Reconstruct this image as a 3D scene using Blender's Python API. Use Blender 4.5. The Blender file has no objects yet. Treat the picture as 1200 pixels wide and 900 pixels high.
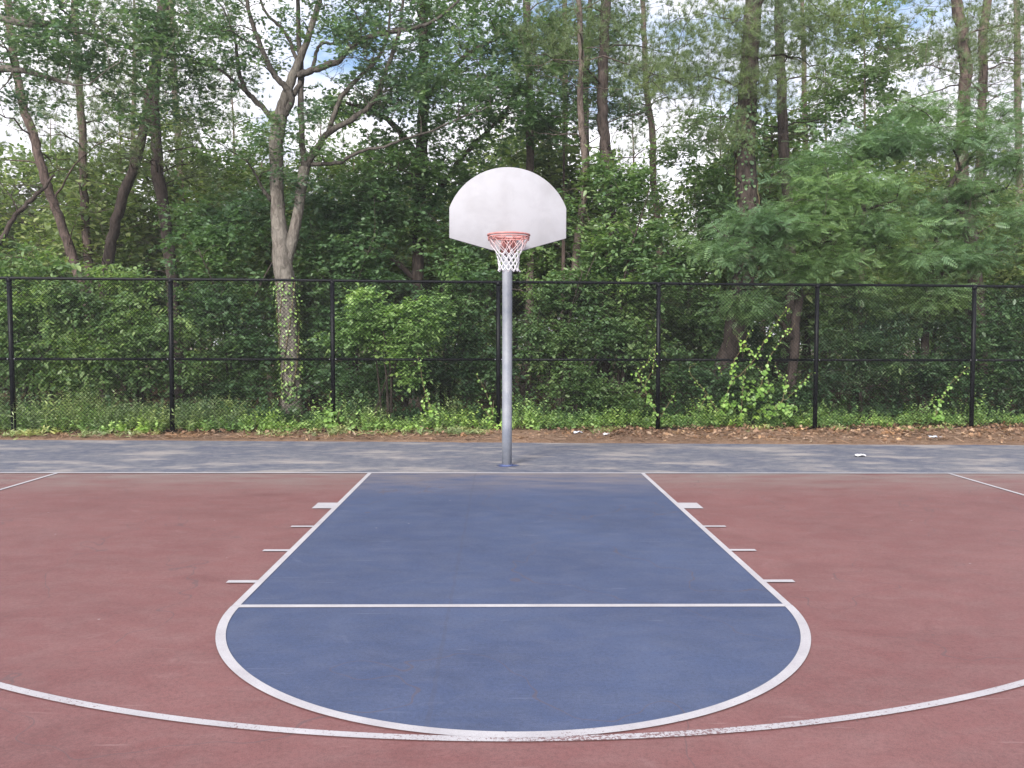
import bpy, math, random
import numpy as np
from mathutils import Matrix, Vector

PI = math.pi
R0 = np.random.RandomState
col = bpy.context.scene.collection
scene = bpy.context.scene

# ------------------------------------------------------------------ camera
CX, CD, CH, CF = -0.089, 11.37, 1.739, 990.0
YAW, PIT, ROL = 0.01404, 0.0475, 0.00275
EYE = np.array([CX, -CD, CH])
_c, _s = math.cos(YAW), math.sin(YAW)
_r = np.array([_c, -_s, 0.0])
_fw = math.cos(PIT) * np.array([_s, _c, 0.0]) - math.sin(PIT) * np.array([0, 0, 1.0])
_up = np.cross(_r, _fw)
RT = _r * math.cos(ROL) + _up * math.sin(ROL)
UP = _up * math.cos(ROL) - _r * math.sin(ROL)
FW = _fw

def ray(u, v):
    return FW + (u - 600) / CF * RT - (v - 450) / CF * UP

def at(u, v, d):
    """the world point seen in direction (u, v) at depth d metres"""
    return EYE + d * ray(u, v)

def ground(u, v, z=0.0):
    d = ray(u, v)
    return EYE + d * ((z - CH) / d[2])

cam_d = bpy.data.cameras.new('camera')
cam = bpy.data.objects.new('camera', cam_d)
col.objects.link(cam)
cam_d.sensor_fit = 'HORIZONTAL'
cam_d.sensor_width = 36.0
cam_d.lens = CF * 36.0 / 1200.0
cam_d.clip_start, cam_d.clip_end = 0.05, 2000
M = Matrix(((RT[0], UP[0], -FW[0], EYE[0]), (RT[1], UP[1], -FW[1], EYE[1]), (RT[2], UP[2], -FW[2], EYE[2]), (0, 0, 0, 1)))
cam.matrix_world = M
scene.camera = cam

# ------------------------------------------------------------------ mesh helpers
class MB:
    """collects vertices and faces, links them as one mesh object"""
    def __init__(self):
        self.v, self.f, self.n = [], [], 0
    def add(self, V, faces):
        V = np.asarray(V, float).reshape(-1, 3)
        if isinstance(faces, np.ndarray):
            faces = [faces]
        for F in faces:
            F = np.asarray(F, np.int64)
            if F.ndim == 1:
                F = F[None, :]
            self.f.append(F + self.n)
        self.v.append(V)
        self.n += len(V)
        return self
    def mesh(self, name, mat, smooth=False):
        me = bpy.data.meshes.new(name)
        V = np.concatenate(self.v) if self.v else np.zeros((0, 3))
        me.vertices.add(len(V))
        me.vertices.foreach_set('co', V.astype(np.float32).ravel())
        loops = np.concatenate([F.ravel() for F in self.f])
        sizes = np.concatenate([np.full(len(F), F.shape[1]) for F in self.f])
        me.loops.add(len(loops))
        me.loops.foreach_set('vertex_index', loops.astype(np.int32))
        me.polygons.add(len(sizes))
        st = np.concatenate([[0], np.cumsum(sizes)[:-1]])
        me.polygons.foreach_set('loop_start', st.astype(np.int32))
        if smooth:
            me.polygons.foreach_set('use_smooth', np.ones(len(sizes), bool))
        me.update(calc_edges=True)
        me.validate()
        if mat:
            me.materials.append(mat)
        return me
    def build(self, name, mat, parent=None, smooth=False):
        o = bpy.data.objects.new(name, self.mesh(name, mat, smooth))
        col.objects.link(o)
        if parent is not None:
            o.parent = parent
            # meshes are built in world space: bring them into the parent's frame
            me = o.data
            me.transform(Matrix.Translation(-Vector(parent.location)))
        return o
    def box(self, x0, x1, y0, y1, z0, z1):
        V = [(x, y, z) for x in (x0, x1) for y in (y0, y1) for z in (z0, z1)]
        F = np.array([[0, 1, 3, 2], [4, 6, 7, 5], [0, 4, 5, 1], [2, 3, 7, 6], [0, 2, 6, 4], [1, 5, 7, 3]])
        return self.add(V, F)
    def tube(self, P, r, sides=8, caps=True):
        P = np.asarray(P, float)
        n = len(P)
        r = np.broadcast_to(np.asarray(r, float), (n,))
        T = np.gradient(P, axis=0)
        T /= np.linalg.norm(T, axis=1)[:, None] + 1e-12
        a = np.array([0, 0, 1.0]) if abs(T[0][2]) < 0.9 else np.array([1.0, 0, 0])
        N = np.cross(T[0], a); N /= np.linalg.norm(N)
        Ns = [N]
        for i in range(1, n):
            N = N - T[i] * (N @ T[i]); N /= np.linalg.norm(N) + 1e-12
            Ns.append(N)
        Ns = np.array(Ns); B = np.cross(T, Ns)
        th = np.arange(sides) * 2 * PI / sides
        V = P[:, None, :] + r[:, None, None] * (np.cos(th)[None, :, None] * Ns[:, None, :] + np.sin(th)[None, :, None] * B[:, None, :])
        i = np.arange(n - 1)[:, None] * sides; j = np.arange(sides)[None, :]; k = (j + 1) % sides
        F = np.stack([i + j, i + k, i + sides + k, i + sides + j], -1).reshape(-1, 4)
        fs = [F]
        if caps:
            fs += [np.arange(sides)[::-1][None, :], ((n - 1) * sides + np.arange(sides))[None, :]]
        return self.add(V, fs)
    def prism(self, outline, y0, y1):
        """outline in x,z extruded along y"""
        n = len(outline)
        V = [(x, y0, z) for x, z in outline] + [(x, y1, z) for x, z in outline]
        i = np.arange(n); k = (i + 1) % n
        return self.add(V, [np.stack([i, k, k + n, i + n], 1), np.arange(n)[::-1][None, :], (n + np.arange(n))[None, :]])
    def lathe(self, prof, c, sides=24):
        th = np.arange(sides) * 2 * PI / sides
        V = [(c[0] + r * math.cos(t), c[1] + r * math.sin(t), c[2] + z) for r, z in prof for t in th]
        n = len(prof)
        i = np.arange(n - 1)[:, None] * sides; j = np.arange(sides)[None, :]; k = (j + 1) % sides
        F = np.stack([i + j, i + k, i + sides + k, i + sides + j], -1).reshape(-1, 4)
        return self.add(V, F)
    def torus(self, c, R, r, sides=40, rs=8):
        a = np.arange(sides) * 2 * PI / sides; b = np.arange(rs) * 2 * PI / rs
        V = np.stack([c[0] + (R + r * np.cos(b)[None]) * np.cos(a)[:, None], c[1] + (R + r * np.cos(b)[None]) * np.sin(a)[:, None],
                      c[2] + r * np.sin(b)[None] + 0 * a[:, None]], -1)
        i = np.arange(sides)[:, None]; j = np.arange(rs)[None]
        F = np.stack([i * rs + j, ((i + 1) % sides) * rs + j, ((i + 1) % sides) * rs + (j + 1) % rs, i * rs + (j + 1) % rs], -1).reshape(-1, 4)
        return self.add(V, F)

def empty(name, loc, label, cat, group=None):
    o = bpy.data.objects.new(name, None)
    col.objects.link(o)
    o.location = loc
    o.empty_display_size = 0.2
    return tag(o, label, cat, group)

def tag(o, label, cat, group=None, kind=None):
    o['label'] = label; o['category'] = cat
    if group: o['group'] = group
    if kind: o['kind'] = kind
    return o

def struct(o, label=None):
    o['kind'] = 'structure'
    if label: o['label'] = label
    return o

def spline(P, per=6):
    """Catmull-Rom through the rows of P (any number of columns)"""
    P = np.asarray(P, float)
    if len(P) < 3:
        t = np.linspace(0, 1, per + 1)[:, None]
        return P[0] * (1 - t) + P[-1] * t
    Q = np.vstack([2 * P[0] - P[1], P, 2 * P[-1] - P[-2]])
    out = []
    for i in range(1, len(Q) - 2):
        t = np.linspace(0, 1, per, endpoint=False)[:, None]
        a, b, c, d = Q[i - 1], Q[i], Q[i + 1], Q[i + 2]
        out.append(0.5 * (2 * b + (c - a) * t + (2 * a - 5 * b + 4 * c - d) * t ** 2 + (3 * b - a - 3 * c + d) * t ** 3))
    out.append(P[-1:])
    return np.vstack(out)

# ------------------------------------------------------------------ materials
class NT:
    def __init__(self, name):
        self.m = bpy.data.materials.new(name)
        self.m.use_nodes = True
        self.t = self.m.node_tree
        self.b = self.t.nodes['Principled BSDF']
        self.out = self.t.nodes['Material Output']
    def n(self, typ, **kw):
        o = self.t.nodes.new(typ)
        for k, v in kw.items():
            if hasattr(o, k): setattr(o, k, v)
            else: o.inputs[k.replace('_', ' ')].default_value = v
        return o
    def l(self, a, b):
        self.t.links.new(a, b)
    def pos(self, scale=(1, 1, 1), world=False):
        if world:
            g = self.n('ShaderNodeNewGeometry').outputs['Position']
        else:
            g = self.n('ShaderNodeTexCoord').outputs['Object']
        mp = self.n('ShaderNodeMapping')
        mp.inputs['Scale'].default_value = scale
        self.l(g, mp.inputs['Vector'])
        return mp.outputs['Vector']
    def noise(self, vec, scale, detail=4, rough=0.55, dist=0.0):
        o = self.n('ShaderNodeTexNoise')
        o.inputs['Scale'].default_value = scale; o.inputs['Detail'].default_value = detail
        o.inputs['Roughness'].default_value = rough; o.inputs['Distortion'].default_value = dist
        if vec is not None: self.l(vec, o.inputs['Vector'])
        return o.outputs['Fac']
    def ramp(self, fac, stops, interp='LINEAR'):
        o = self.n('ShaderNodeValToRGB')
        cr = o.color_ramp; cr.interpolation = interp
        while len(cr.elements) < len(stops): cr.elements.new(0.5)
        for e, (p, c) in zip(cr.elements, stops):
            e.position = p
            e.color = (c, c, c, 1) if isinstance(c, (int, float)) else (*c, 1)
        self.l(fac, o.inputs['Fac'])
        return o.outputs['Color']
    def mix(self, fac, a, b, mode='MIX'):
        o = self.n('ShaderNodeMix', data_type='RGBA', blend_type=mode)
        for sock, v in ((o.inputs[0], fac), (o.inputs[6], a), (o.inputs[7], b)):
            if isinstance(v, (int, float)): sock.default_value = v
            elif isinstance(v, tuple): sock.default_value = (*v, 1)
            else: self.l(v, sock)
        return o.outputs[2]
    def math(self, op, a, b=None, c=None, clamp=False):
        o = self.n('ShaderNodeMath', operation=op, use_clamp=clamp)
        for k, v in enumerate((a, b, c)):
            if v is None: continue
            if isinstance(v, (int, float)): o.inputs[k].default_value = v
            else: self.l(v, o.inputs[k])
        return o.outputs[0]
    def bump(self, h, strength=0.3, dist=0.02):
        o = self.n('ShaderNodeBump')
        o.inputs['Strength'].default_value = strength; o.inputs['Distance'].default_value = dist
        self.l(h, o.inputs['Height'])
        self.l(o.outputs['Normal'], self.b.inputs['Normal'])
    def base(self, c, rough=0.7, spec=0.3, metal=0.0):
        if isinstance(c, tuple): self.b.inputs['Base Color'].default_value = (*c, 1)
        else: self.l(c, self.b.inputs['Base Color'])
        if isinstance(rough, (int, float)): self.b.inputs['Roughness'].default_value = rough
        else: self.l(rough, self.b.inputs['Roughness'])
        self.b.inputs['Specular IOR Level'].default_value = spec
        self.b.inputs['Metallic'].default_value = metal
        return self.m

def leaf_mat(name, dark, mid, light, transl=0.45, clump=0.7, rough=0.42, spec=0.5):
    m = NT(name)
    isl = m.n('ShaderNodeNewGeometry').outputs['Random Per Island']
    c1 = m.ramp(isl, [(0.0, dark), (0.55, mid), (1.0, light)])
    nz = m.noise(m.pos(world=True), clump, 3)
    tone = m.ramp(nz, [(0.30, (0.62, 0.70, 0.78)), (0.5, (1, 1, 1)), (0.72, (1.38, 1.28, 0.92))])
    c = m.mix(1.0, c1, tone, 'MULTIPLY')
    m.base(c, rough, spec)
    tr = m.n('ShaderNodeBsdfTranslucent')
    tc = m.mix(1.0, c, (1.15, 1.25, 0.70), 'MULTIPLY')
    m.l(tc, tr.inputs['Color'])
    mx = m.n('ShaderNodeMixShader'); mx.inputs[0].default_value = transl
    m.l(m.b.outputs[0], mx.inputs[1]); m.l(tr.outputs[0], mx.inputs[2])
    m.l(mx.outputs[0], m.out.inputs['Surface'])
    return m.m

def bark_mat(name, a, b, scale=9.0, stretch=0.25, patch=None):
    m = NT(name)
    v = m.pos((1, 1, stretch))
    n1 = m.noise(v, scale, 8, 0.7, 0.6)
    n2 = m.noise(m.pos(), 1.7, 4)
    c = m.mix(m.ramp(n1, [(0.38, 0.0), (0.60, 1.0)]), a, b)
    c = m.mix(m.ramp(n2, [(0.35, 0.0), (0.75, 0.5)]), c, patch or tuple(0.5 * (x + y) for x, y in zip(a, b)))
    m.base(c, 0.9, 0.15)
    m.bump(n1, 1.0, 0.06)
    return m.m

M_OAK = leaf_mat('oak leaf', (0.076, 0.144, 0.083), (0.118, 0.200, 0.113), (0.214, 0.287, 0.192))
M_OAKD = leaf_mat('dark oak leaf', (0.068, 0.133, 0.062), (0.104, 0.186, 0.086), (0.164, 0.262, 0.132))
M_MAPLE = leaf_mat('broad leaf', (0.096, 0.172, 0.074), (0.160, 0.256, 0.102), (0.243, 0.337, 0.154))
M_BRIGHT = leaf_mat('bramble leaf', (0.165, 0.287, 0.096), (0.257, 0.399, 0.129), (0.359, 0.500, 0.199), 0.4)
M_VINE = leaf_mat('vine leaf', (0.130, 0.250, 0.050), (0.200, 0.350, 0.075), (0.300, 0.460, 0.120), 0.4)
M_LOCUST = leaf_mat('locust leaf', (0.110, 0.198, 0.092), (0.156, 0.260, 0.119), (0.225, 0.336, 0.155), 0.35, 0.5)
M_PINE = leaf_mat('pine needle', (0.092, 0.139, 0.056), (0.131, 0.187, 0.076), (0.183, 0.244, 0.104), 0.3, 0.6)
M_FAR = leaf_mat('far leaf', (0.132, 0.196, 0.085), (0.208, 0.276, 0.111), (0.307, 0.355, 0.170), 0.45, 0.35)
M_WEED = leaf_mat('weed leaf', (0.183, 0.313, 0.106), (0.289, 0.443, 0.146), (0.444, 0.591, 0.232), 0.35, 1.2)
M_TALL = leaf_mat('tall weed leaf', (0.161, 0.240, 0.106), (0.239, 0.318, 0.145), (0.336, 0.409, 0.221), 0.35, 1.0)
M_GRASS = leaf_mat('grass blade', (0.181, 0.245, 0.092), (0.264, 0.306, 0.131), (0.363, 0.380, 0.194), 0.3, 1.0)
M_LITTER = leaf_mat('dry leaf', (0.115, 0.062, 0.036), (0.215, 0.125, 0.076), (0.380, 0.265, 0.180), 0.1, 2.0, 0.8)
M_BOAK = bark_mat('oak bark', (0.070, 0.058, 0.050), (0.205, 0.180, 0.158), 15, 0.30, (0.185, 0.178, 0.155))
M_BOAKL = bark_mat('oak limb bark', (0.040, 0.034, 0.030), (0.130, 0.115, 0.102), 15, 0.35)
M_BPINE = bark_mat('pine bark', (0.045, 0.034, 0.030), (0.165, 0.120, 0.105), 11, 0.3)
M_BDARK = bark_mat('dark bark', (0.026, 0.020, 0.018), (0.090, 0.070, 0.062), 11, 0.3)
M_BRED = bark_mat('reddish pine bark', (0.052, 0.040, 0.034), (0.165, 0.130, 0.112), 12, 0.5)
M_BFAR = bark_mat('far bark', (0.080, 0.062, 0.052), (0.210, 0.165, 0.140), 8, 0.3)
M_TWIG = bark_mat('dead twig bark', (0.130, 0.110, 0.098), (0.280, 0.245, 0.220), 14, 0.4)
M_VSTEM = bark_mat('vine stem', (0.120, 0.090, 0.050), (0.220, 0.180, 0.100), 20, 0.5)

# ------------------------------------------------------------------ leaf templates: x width, y length, z normal
def half(outl, fold=0.10):
    """a leaf of two halves folded along the midrib"""
    L = [(0, 0, 0)] + [(x, y, abs(x) * fold) for x, y in outl] + [(0, 1, 0)]
    n = len(L)
    V = L + [(-x, y, z) for x, y, z in L[1:-1]]
    f1 = list(range(n))
    f2 = [0, n - 1] + [n + i for i in range(n - 3, -1, -1)]
    return np.array(V, float), [np.array([f1]), np.array([f2])]

T_OAK = half([(0.04, 0.16), (0.27, 0.20), (0.11, 0.34), (0.40, 0.50), (0.13, 0.56), (0.27, 0.80), (0.08, 0.78)], 0.22)
T_OVATE = half([(0.20, 0.18), (0.27, 0.42), (0.15, 0.76)], 0.18)
T_NARROW = half([(0.10, 0.25), (0.11, 0.55)], 0.15)
T_ROUND = half([(0.30, 0.10), (0.44, 0.40), (0.28, 0.75)], 0.15)

def make_frond(pairs=8, seed=1):
    rg = R0(seed); V, F = [], []
    for i in range(pairs):
        y = 0.08 + 0.9 * i / pairs
        w = 0.26 * math.sin(PI * (0.15 + 0.8 * (i + 1) / (pairs + 1)))
        z = -0.28 * y * y
        for s in (-1, 1):
            a = 0.22 + 0.1 * rg.rand(); n = len(V); k = 0.068
            dz = -0.05 * rg.rand()
            V += [(s * 0.005, y, z), (s * w * 0.5, y + a * w * 0.5 + k * 0.55, z + dz * 0.5), (s * w, y + a * w, z + dz), (s * w * 0.5, y + a * w * 0.5 - k * 0.55, z + dz * 0.5)]
            F.append([n, n + 1, n + 2, n + 3] if s < 0 else [n, n + 3, n + 2, n + 1])
    n = len(V)
    V += [(-0.006, 0, 0), (0.006, 0, 0), (0, 0.95, -0.26)]
    return np.array(V, float), [np.array(F), np.array([[n, n + 1, n + 2]])]
T_FROND = make_frond()

def make_tuft(n=30, seed=3, w=0.017, spread=1.0):
    rg = R0(seed); V, F = [], []
    for i in range(n):
        d = rg.randn(3) * 0.55 * spread; d[1] = 0.25 + abs(rg.randn()) * 0.6; d /= np.linalg.norm(d)
        s = np.cross(d, rg.randn(3)); s /= np.linalg.norm(s)
        L = 0.75 + 0.35 * rg.rand(); b = np.array([0, 0.25 * rg.rand(), 0])
        k = len(V)
        V += [b - s * w, b + s * w, b + d * L]
        F.append([k, k + 1, k + 2])
    return np.array(V), [np.array(F)]
T_TUFT = make_tuft()

def norm(a):
    return a / (np.linalg.norm(a, axis=-1, keepdims=True) + 1e-9)

def place(mb, tpl, pos, direc, nrm, size):
    T, faces = tpl
    Y = norm(direc); Z = norm(nrm - Y * np.sum(nrm * Y, -1, keepdims=True)); X = np.cross(Y, Z)
    S = np.asarray(size, float).reshape(-1, 1, 1)
    V = pos[:, None, :] + S * (T[None, :, 0:1] * X[:, None] + T[None, :, 1:2] * Y[:, None] + T[None, :, 2:3] * Z[:, None])
    n, k = len(pos), len(T)
    off = (np.arange(n) * k)[:, None, None]
    mb.add(V.reshape(-1, 3), [(F[None] + off).reshape(-1, F.shape[1]) for F in faces])

# ------------------------------------------------------------------ growing plants
def grow(stems, targets, rg, droop=0.0, zmin=0.0, rk=0.013, r0=0.008, tip=0.005, rise=0.25):
    """connects every target to the nearest stem or branch by a curved tapering branch"""
    P, T, R = [], [], []
    for pts, rad in stems:
        t = norm(np.gradient(pts, axis=0))
        for p, q, r in zip(pts, t, rad):
            if p[2] >= zmin: P.append(p); T.append(q); R.append(r)
    P, T, R = np.array(P), np.array(T), np.array(R)
    tubes, dirs, cen, comp = [], [], [], []
    owner = np.full(len(P), -1)
    if len(targets):
        dd = np.array([np.min(np.linalg.norm(P - c, axis=1)) for c in targets])
        order = np.argsort(-dd * (0.75 + 0.5 * rg.rand(len(dd))))
    else:
        order = []
    for i in order:
        c = targets[i]
        v = c - P; d = np.linalg.norm(v, axis=1) + 1e-6
        cost = d * (1 + 0.9 * np.clip(-(v[:, 2]) / d, 0, 1) + 0.35 * np.clip(-(v * T).sum(1) / d, 0, 1)) - 2.0 * np.clip(R, 0, 0.05)
        j = int(np.argmin(cost)); L = d[j]; p0 = P[j]
        u = v[j] / L
        a = norm(T[j] * 0.4 + u * 0.8 + np.array([0, 0, rise]))
        e = norm(u * np.array([1, 1, 0.4]) + rg.randn(3) * 0.2 + np.array([0, 0, 0.1 - droop]))
        p1 = p0 + a * L * 0.36 + rg.randn(3) * 0.05 * L; p2 = c - e * L * 0.33 + rg.randn(3) * 0.05 * L
        n = int(np.clip(L / 0.28, 3, 14))
        t = np.linspace(0, 1, n + 1)[:, None]
        B = (1 - t) ** 3 * p0 + 3 * (1 - t) ** 2 * t * p1 + 3 * (1 - t) * t * t * p2 + t ** 3 * c
        B[1:-1] += rg.randn(n - 1, 3) * 0.018 * min(L, 2.0)
        rs = min(r0 + rk * L, max(0.72 * R[j], tip * 1.2))
        rad = rs + (tip - rs) * np.linspace(0, 1, n + 1) ** 0.8
        comp.append(owner[j] if owner[j] >= 0 else len(tubes))
        tubes.append((B, rad))
        owner = np.concatenate([owner, np.full(n, comp[-1])])
        P = np.vstack([P, B[1:]]); T = np.vstack([T, norm(np.diff(B, axis=0))]); R = np.concatenate([R, rad[1:]])
        dirs.append(e); cen.append(c)
    return tubes, np.array(cen).reshape(-1, 3), np.array(dirs).reshape(-1, 3), comp

def spray(mb, tw, cen, dirs, rg, tpl, size, ntw=5, nl=6, L=0.5, flat=0.5, droop=0.15, side=0.9, tilt=0.4, thick=0.004):
    """leafy twigs round each centre"""
    n = len(cen)
    if not n: return
    D = norm(np.repeat(dirs, ntw, 0) * 0.55 + rg.randn(n * ntw, 3) * np.array([1, 1, flat]) * 0.8)
    S = np.repeat(cen, ntw, 0) + rg.randn(n * ntw, 3) * L * 0.22 * np.array([1, 1, 0.7]) - D * L * 0.25
    LL = L * (0.6 + 0.7 * rg.rand(n * ntw))
    m = len(D)
    t = np.tile(np.linspace(0.15, 1.0, nl), m)
    Dr = np.repeat(D, nl, 0); Sr = np.repeat(S, nl, 0); Lr = np.repeat(LL, nl)
    pos = Sr + Dr * (t * Lr)[:, None] + np.array([0, 0, -1.0]) * (droop * 0.6 * Lr * t * t)[:, None]
    sd = norm(np.cross(Dr, np.array([0, 0, 1.0]) + 0 * Dr))
    sg = np.where(np.arange(len(t)) % 2 == 0, 1.0, -1.0)[:, None]
    fwd = (0.35 + 1.0 * (t > 0.97))[:, None]
    ld = norm(Dr * fwd + sd * sg * side * (1.0 - 0.8 * (t > 0.97))[:, None] + rg.randn(len(t), 3) * 0.3 + np.array([0, 0, -droop]))
    nr = np.array([0, 0, 1.0]) + rg.randn(len(t), 3) * tilt
    cs = np.repeat(0.72 + 0.6 * rg.rand(m), nl)
    place(mb, tpl, pos, ld, nr, size * cs * (0.55 + 0.75 * rg.rand(len(t))))
    if tw is not None and thick > 0:
        E = S + D * LL[:, None] + np.array([0, 0, -1.0]) * (droop * 0.6 * LL)[:, None]
        A = norm(np.cross(D, rg.randn(m, 3)))
        B = np.cross(D, A)
        V = np.stack([S + A * thick, S - A * thick * 0.5 + B * thick * 0.87, S - A * thick * 0.5 - B * thick * 0.87, E], 1).reshape(-1, 3)
        o = (np.arange(m) * 4)[:, None]
        tw.add(V, np.concatenate([o + np.array([[0, 1, 3]]), o + np.array([[1, 2, 3]]), o + np.array([[2, 0, 3]])]))

def tufts(mb, cen, dirs, rg, size=0.2, nt=8, spread=0.38):
    n = len(cen)
    if not n: return
    pos = np.repeat(cen, nt, 0) + rg.randn(n * nt, 3) * spread * np.array([1, 1, 0.45])
    d = norm(np.repeat(dirs, nt, 0) * 0.5 + (pos - np.repeat(cen, nt, 0)) * 1.2 + np.array([0, 0, 0.45]) + rg.randn(n * nt, 3) * 0.25)
    place(mb, T_TUFT, pos, d, rg.randn(n * nt, 3), size * (0.7 + 0.6 * rg.rand(n * nt)))

def ell(c, r, n, rg, shell=0.5):
    d = norm(rg.randn(n, 3)); u = rg.rand(n, 1) ** shell
    return np.asarray(c) + d * u * np.asarray(r)

def pell(u, v, d, rx, ry, rz, n, rg, shell=0.5):
    return ell(at(u, v, d), (rx, ry, rz), int(n * 1.2), rg, shell)

def px_stem(path, d, down=True, per=5, rg=None, wob=0.0, dd=0.0):
    """stem seen along a list of (u, v, width in pixels) at depth d, listed from the foot upwards"""
    n = len(path)
    pts = np.array([[*at(u, v, d + dd * i / max(1, n - 1)), 0.5 * w * (d + dd * i / max(1, n - 1)) / CF] for i, (u, v, w) in enumerate(path)])
    if down:
        p = pts[0]
        if p[2] > -0.02:
            k = pts[0].copy(); dirn = pts[0][:3] - pts[1][:3]
            s = min(1.0, p[2] / max(0.3, -dirn[2])) if dirn[2] < 0 else 0
            k[:2] += np.clip(dirn[:2] * s, -0.5, 0.5); k[2] = -0.12; k[3] *= 1.25
            if p[2] > 0.25: pts = np.vstack([k[None], pts])
            else: pts[0][2] = -0.12
    S = spline(pts, per)
    if rg is not None and wob:
        S[1:-1, :3] += rg.randn(len(S) - 2, 3) * wob
    return S[:, :3], np.maximum(S[:, 3], 0.004)

def trunk_mb(pts, rad, sides=12, rg=None, rough=0.06, flare=True):
    mb = MB()
    r = rad.copy()
    if flare: r = r * (1 + 0.45 * np.exp(-np.maximum(pts[:, 2], 0) / 0.28))
    k0 = mb.n
    mb.tube(pts, r, sides)
    if rg is not None:
        V = mb.v[-1]; c = np.repeat(pts, sides, 0)
        V = V.reshape(-1, 3)
        mb.v[-1] = c + (V - c) * (1 + rough * rg.randn(len(V), 1))
    return mb

def tubes_mb(tubes, sides=5):
    mb = MB()
    for p, r in tubes: mb.tube(p, r, sides if r[0] > 0.02 else 4, caps=False)
    return mb

def plant(name, label, cat, stems, targets, rg, kind, bark, leaf, group=None, dead=None, limb_from=1, droop=0.0, zmin=0.3,
          crown_name='crown', plain=False, limb_bark=None, **kw):
    """a tree or shrub: an Empty at the foot > trunk, limb, branches, crown"""
    base = stems[0][0][0]
    root = empty(name, (base[0], base[1], 0.0), label, cat, group)
    stem_mbs = []
    for i, (p, r) in enumerate(stems):
        stem_mbs.append(trunk_mb(p, r, 14 if r[0] > 0.12 else (10 if r[0] > 0.05 else 7), rg, 0.05 if r[0] > 0.08 else 0.03, flare=i < limb_from))
    sk = {k: v for k, v in kw.items() if k not in ('rk', 'r0', 'tip', 'rise')}
    gk = {k: v for k, v in kw.items() if k in ('rk', 'r0', 'tip', 'rise')}
    sets = [grow(stems, targets, rg, droop=droop, zmin=zmin, **gk)]
    if dead is not None and len(dead):
        sets.append(grow(stems, dead, rg, droop=0.1, zmin=zmin, rk=0.009, r0=0.006, tip=0.003, rise=0.05))
    cr = MB()
    tb, cen, dirs, comp = sets[0]
    if kind == 'pine': tufts(cr, cen, dirs, rg, **sk)
    elif kind is not None: spray(cr, None, cen, dirs, rg, kind, droop=max(droop, 0.12), **sk)
    made = 0
    for si, (tb, cen, dirs, comp) in enumerate(sets):
        for cpt in sorted(set(comp), key=lambda c: -sum(np.linalg.norm(tb[i][0][-1] - tb[i][0][0]) for i in range(len(tb)) if comp[i] == c)):
            mem = [tb[i] for i in range(len(tb)) if comp[i] == cpt]
            own = not plain and made < 60 and (mem[0][1][0] > 0.016 or len(mem) > 3)
            mb = MB() if own else stem_mbs[0]
            for p, r in mem:
                mb.tube(p, r, 6 if r[0] > 0.02 else 4, caps=False)
                for k in range(3 if si else 0):              # bare side twigs on the dead branches
                    i = rg.randint(len(p) // 3, len(p)); dv = norm(rg.randn(3) * np.array([1, 1, .7]) + norm(p[-1] - p[0]))
                    q = p[i] + dv * (0.25 + 0.5 * rg.rand()) * np.linspace(0, 1, 4)[:, None] + rg.randn(4, 3) * 0.02
                    q[0] = p[i]
                    mb.tube(q, np.linspace(0.0045, 0.002, 4), 3, caps=False)
            if own:
                mb.build('limb', limb_bark or bark, root, smooth=True); made += 1
    for i, mb in enumerate(stem_mbs):
        mb.build('trunk' if i < limb_from else 'limb', (limb_bark or bark) if i > 1 else bark, root, smooth=True)
    if cr.n: cr.build(crown_name, leaf, root)
    return root

def kids(o):
    return [c for c in bpy.data.objects if c.parent == o]

def dup(root, loc, rz, sc):
    r = root.copy(); col.objects.link(r)
    r.location = loc; r.rotation_euler = (0, 0, rz); r.scale = (sc, sc, sc)
    for ch in kids(root):
        c = ch.copy(); col.objects.link(c); c.parent = r
    return r

# ================================================================== SETTING
def sheet(name, polys, z, mat, kind='structure'):
    mb = MB()
    for p in polys:
        mb.add([(x, y, z) for x, y in p], np.arange(len(p))[None])
    o = mb.build(name, mat)
    if kind: o['kind'] = kind
    return o

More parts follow.
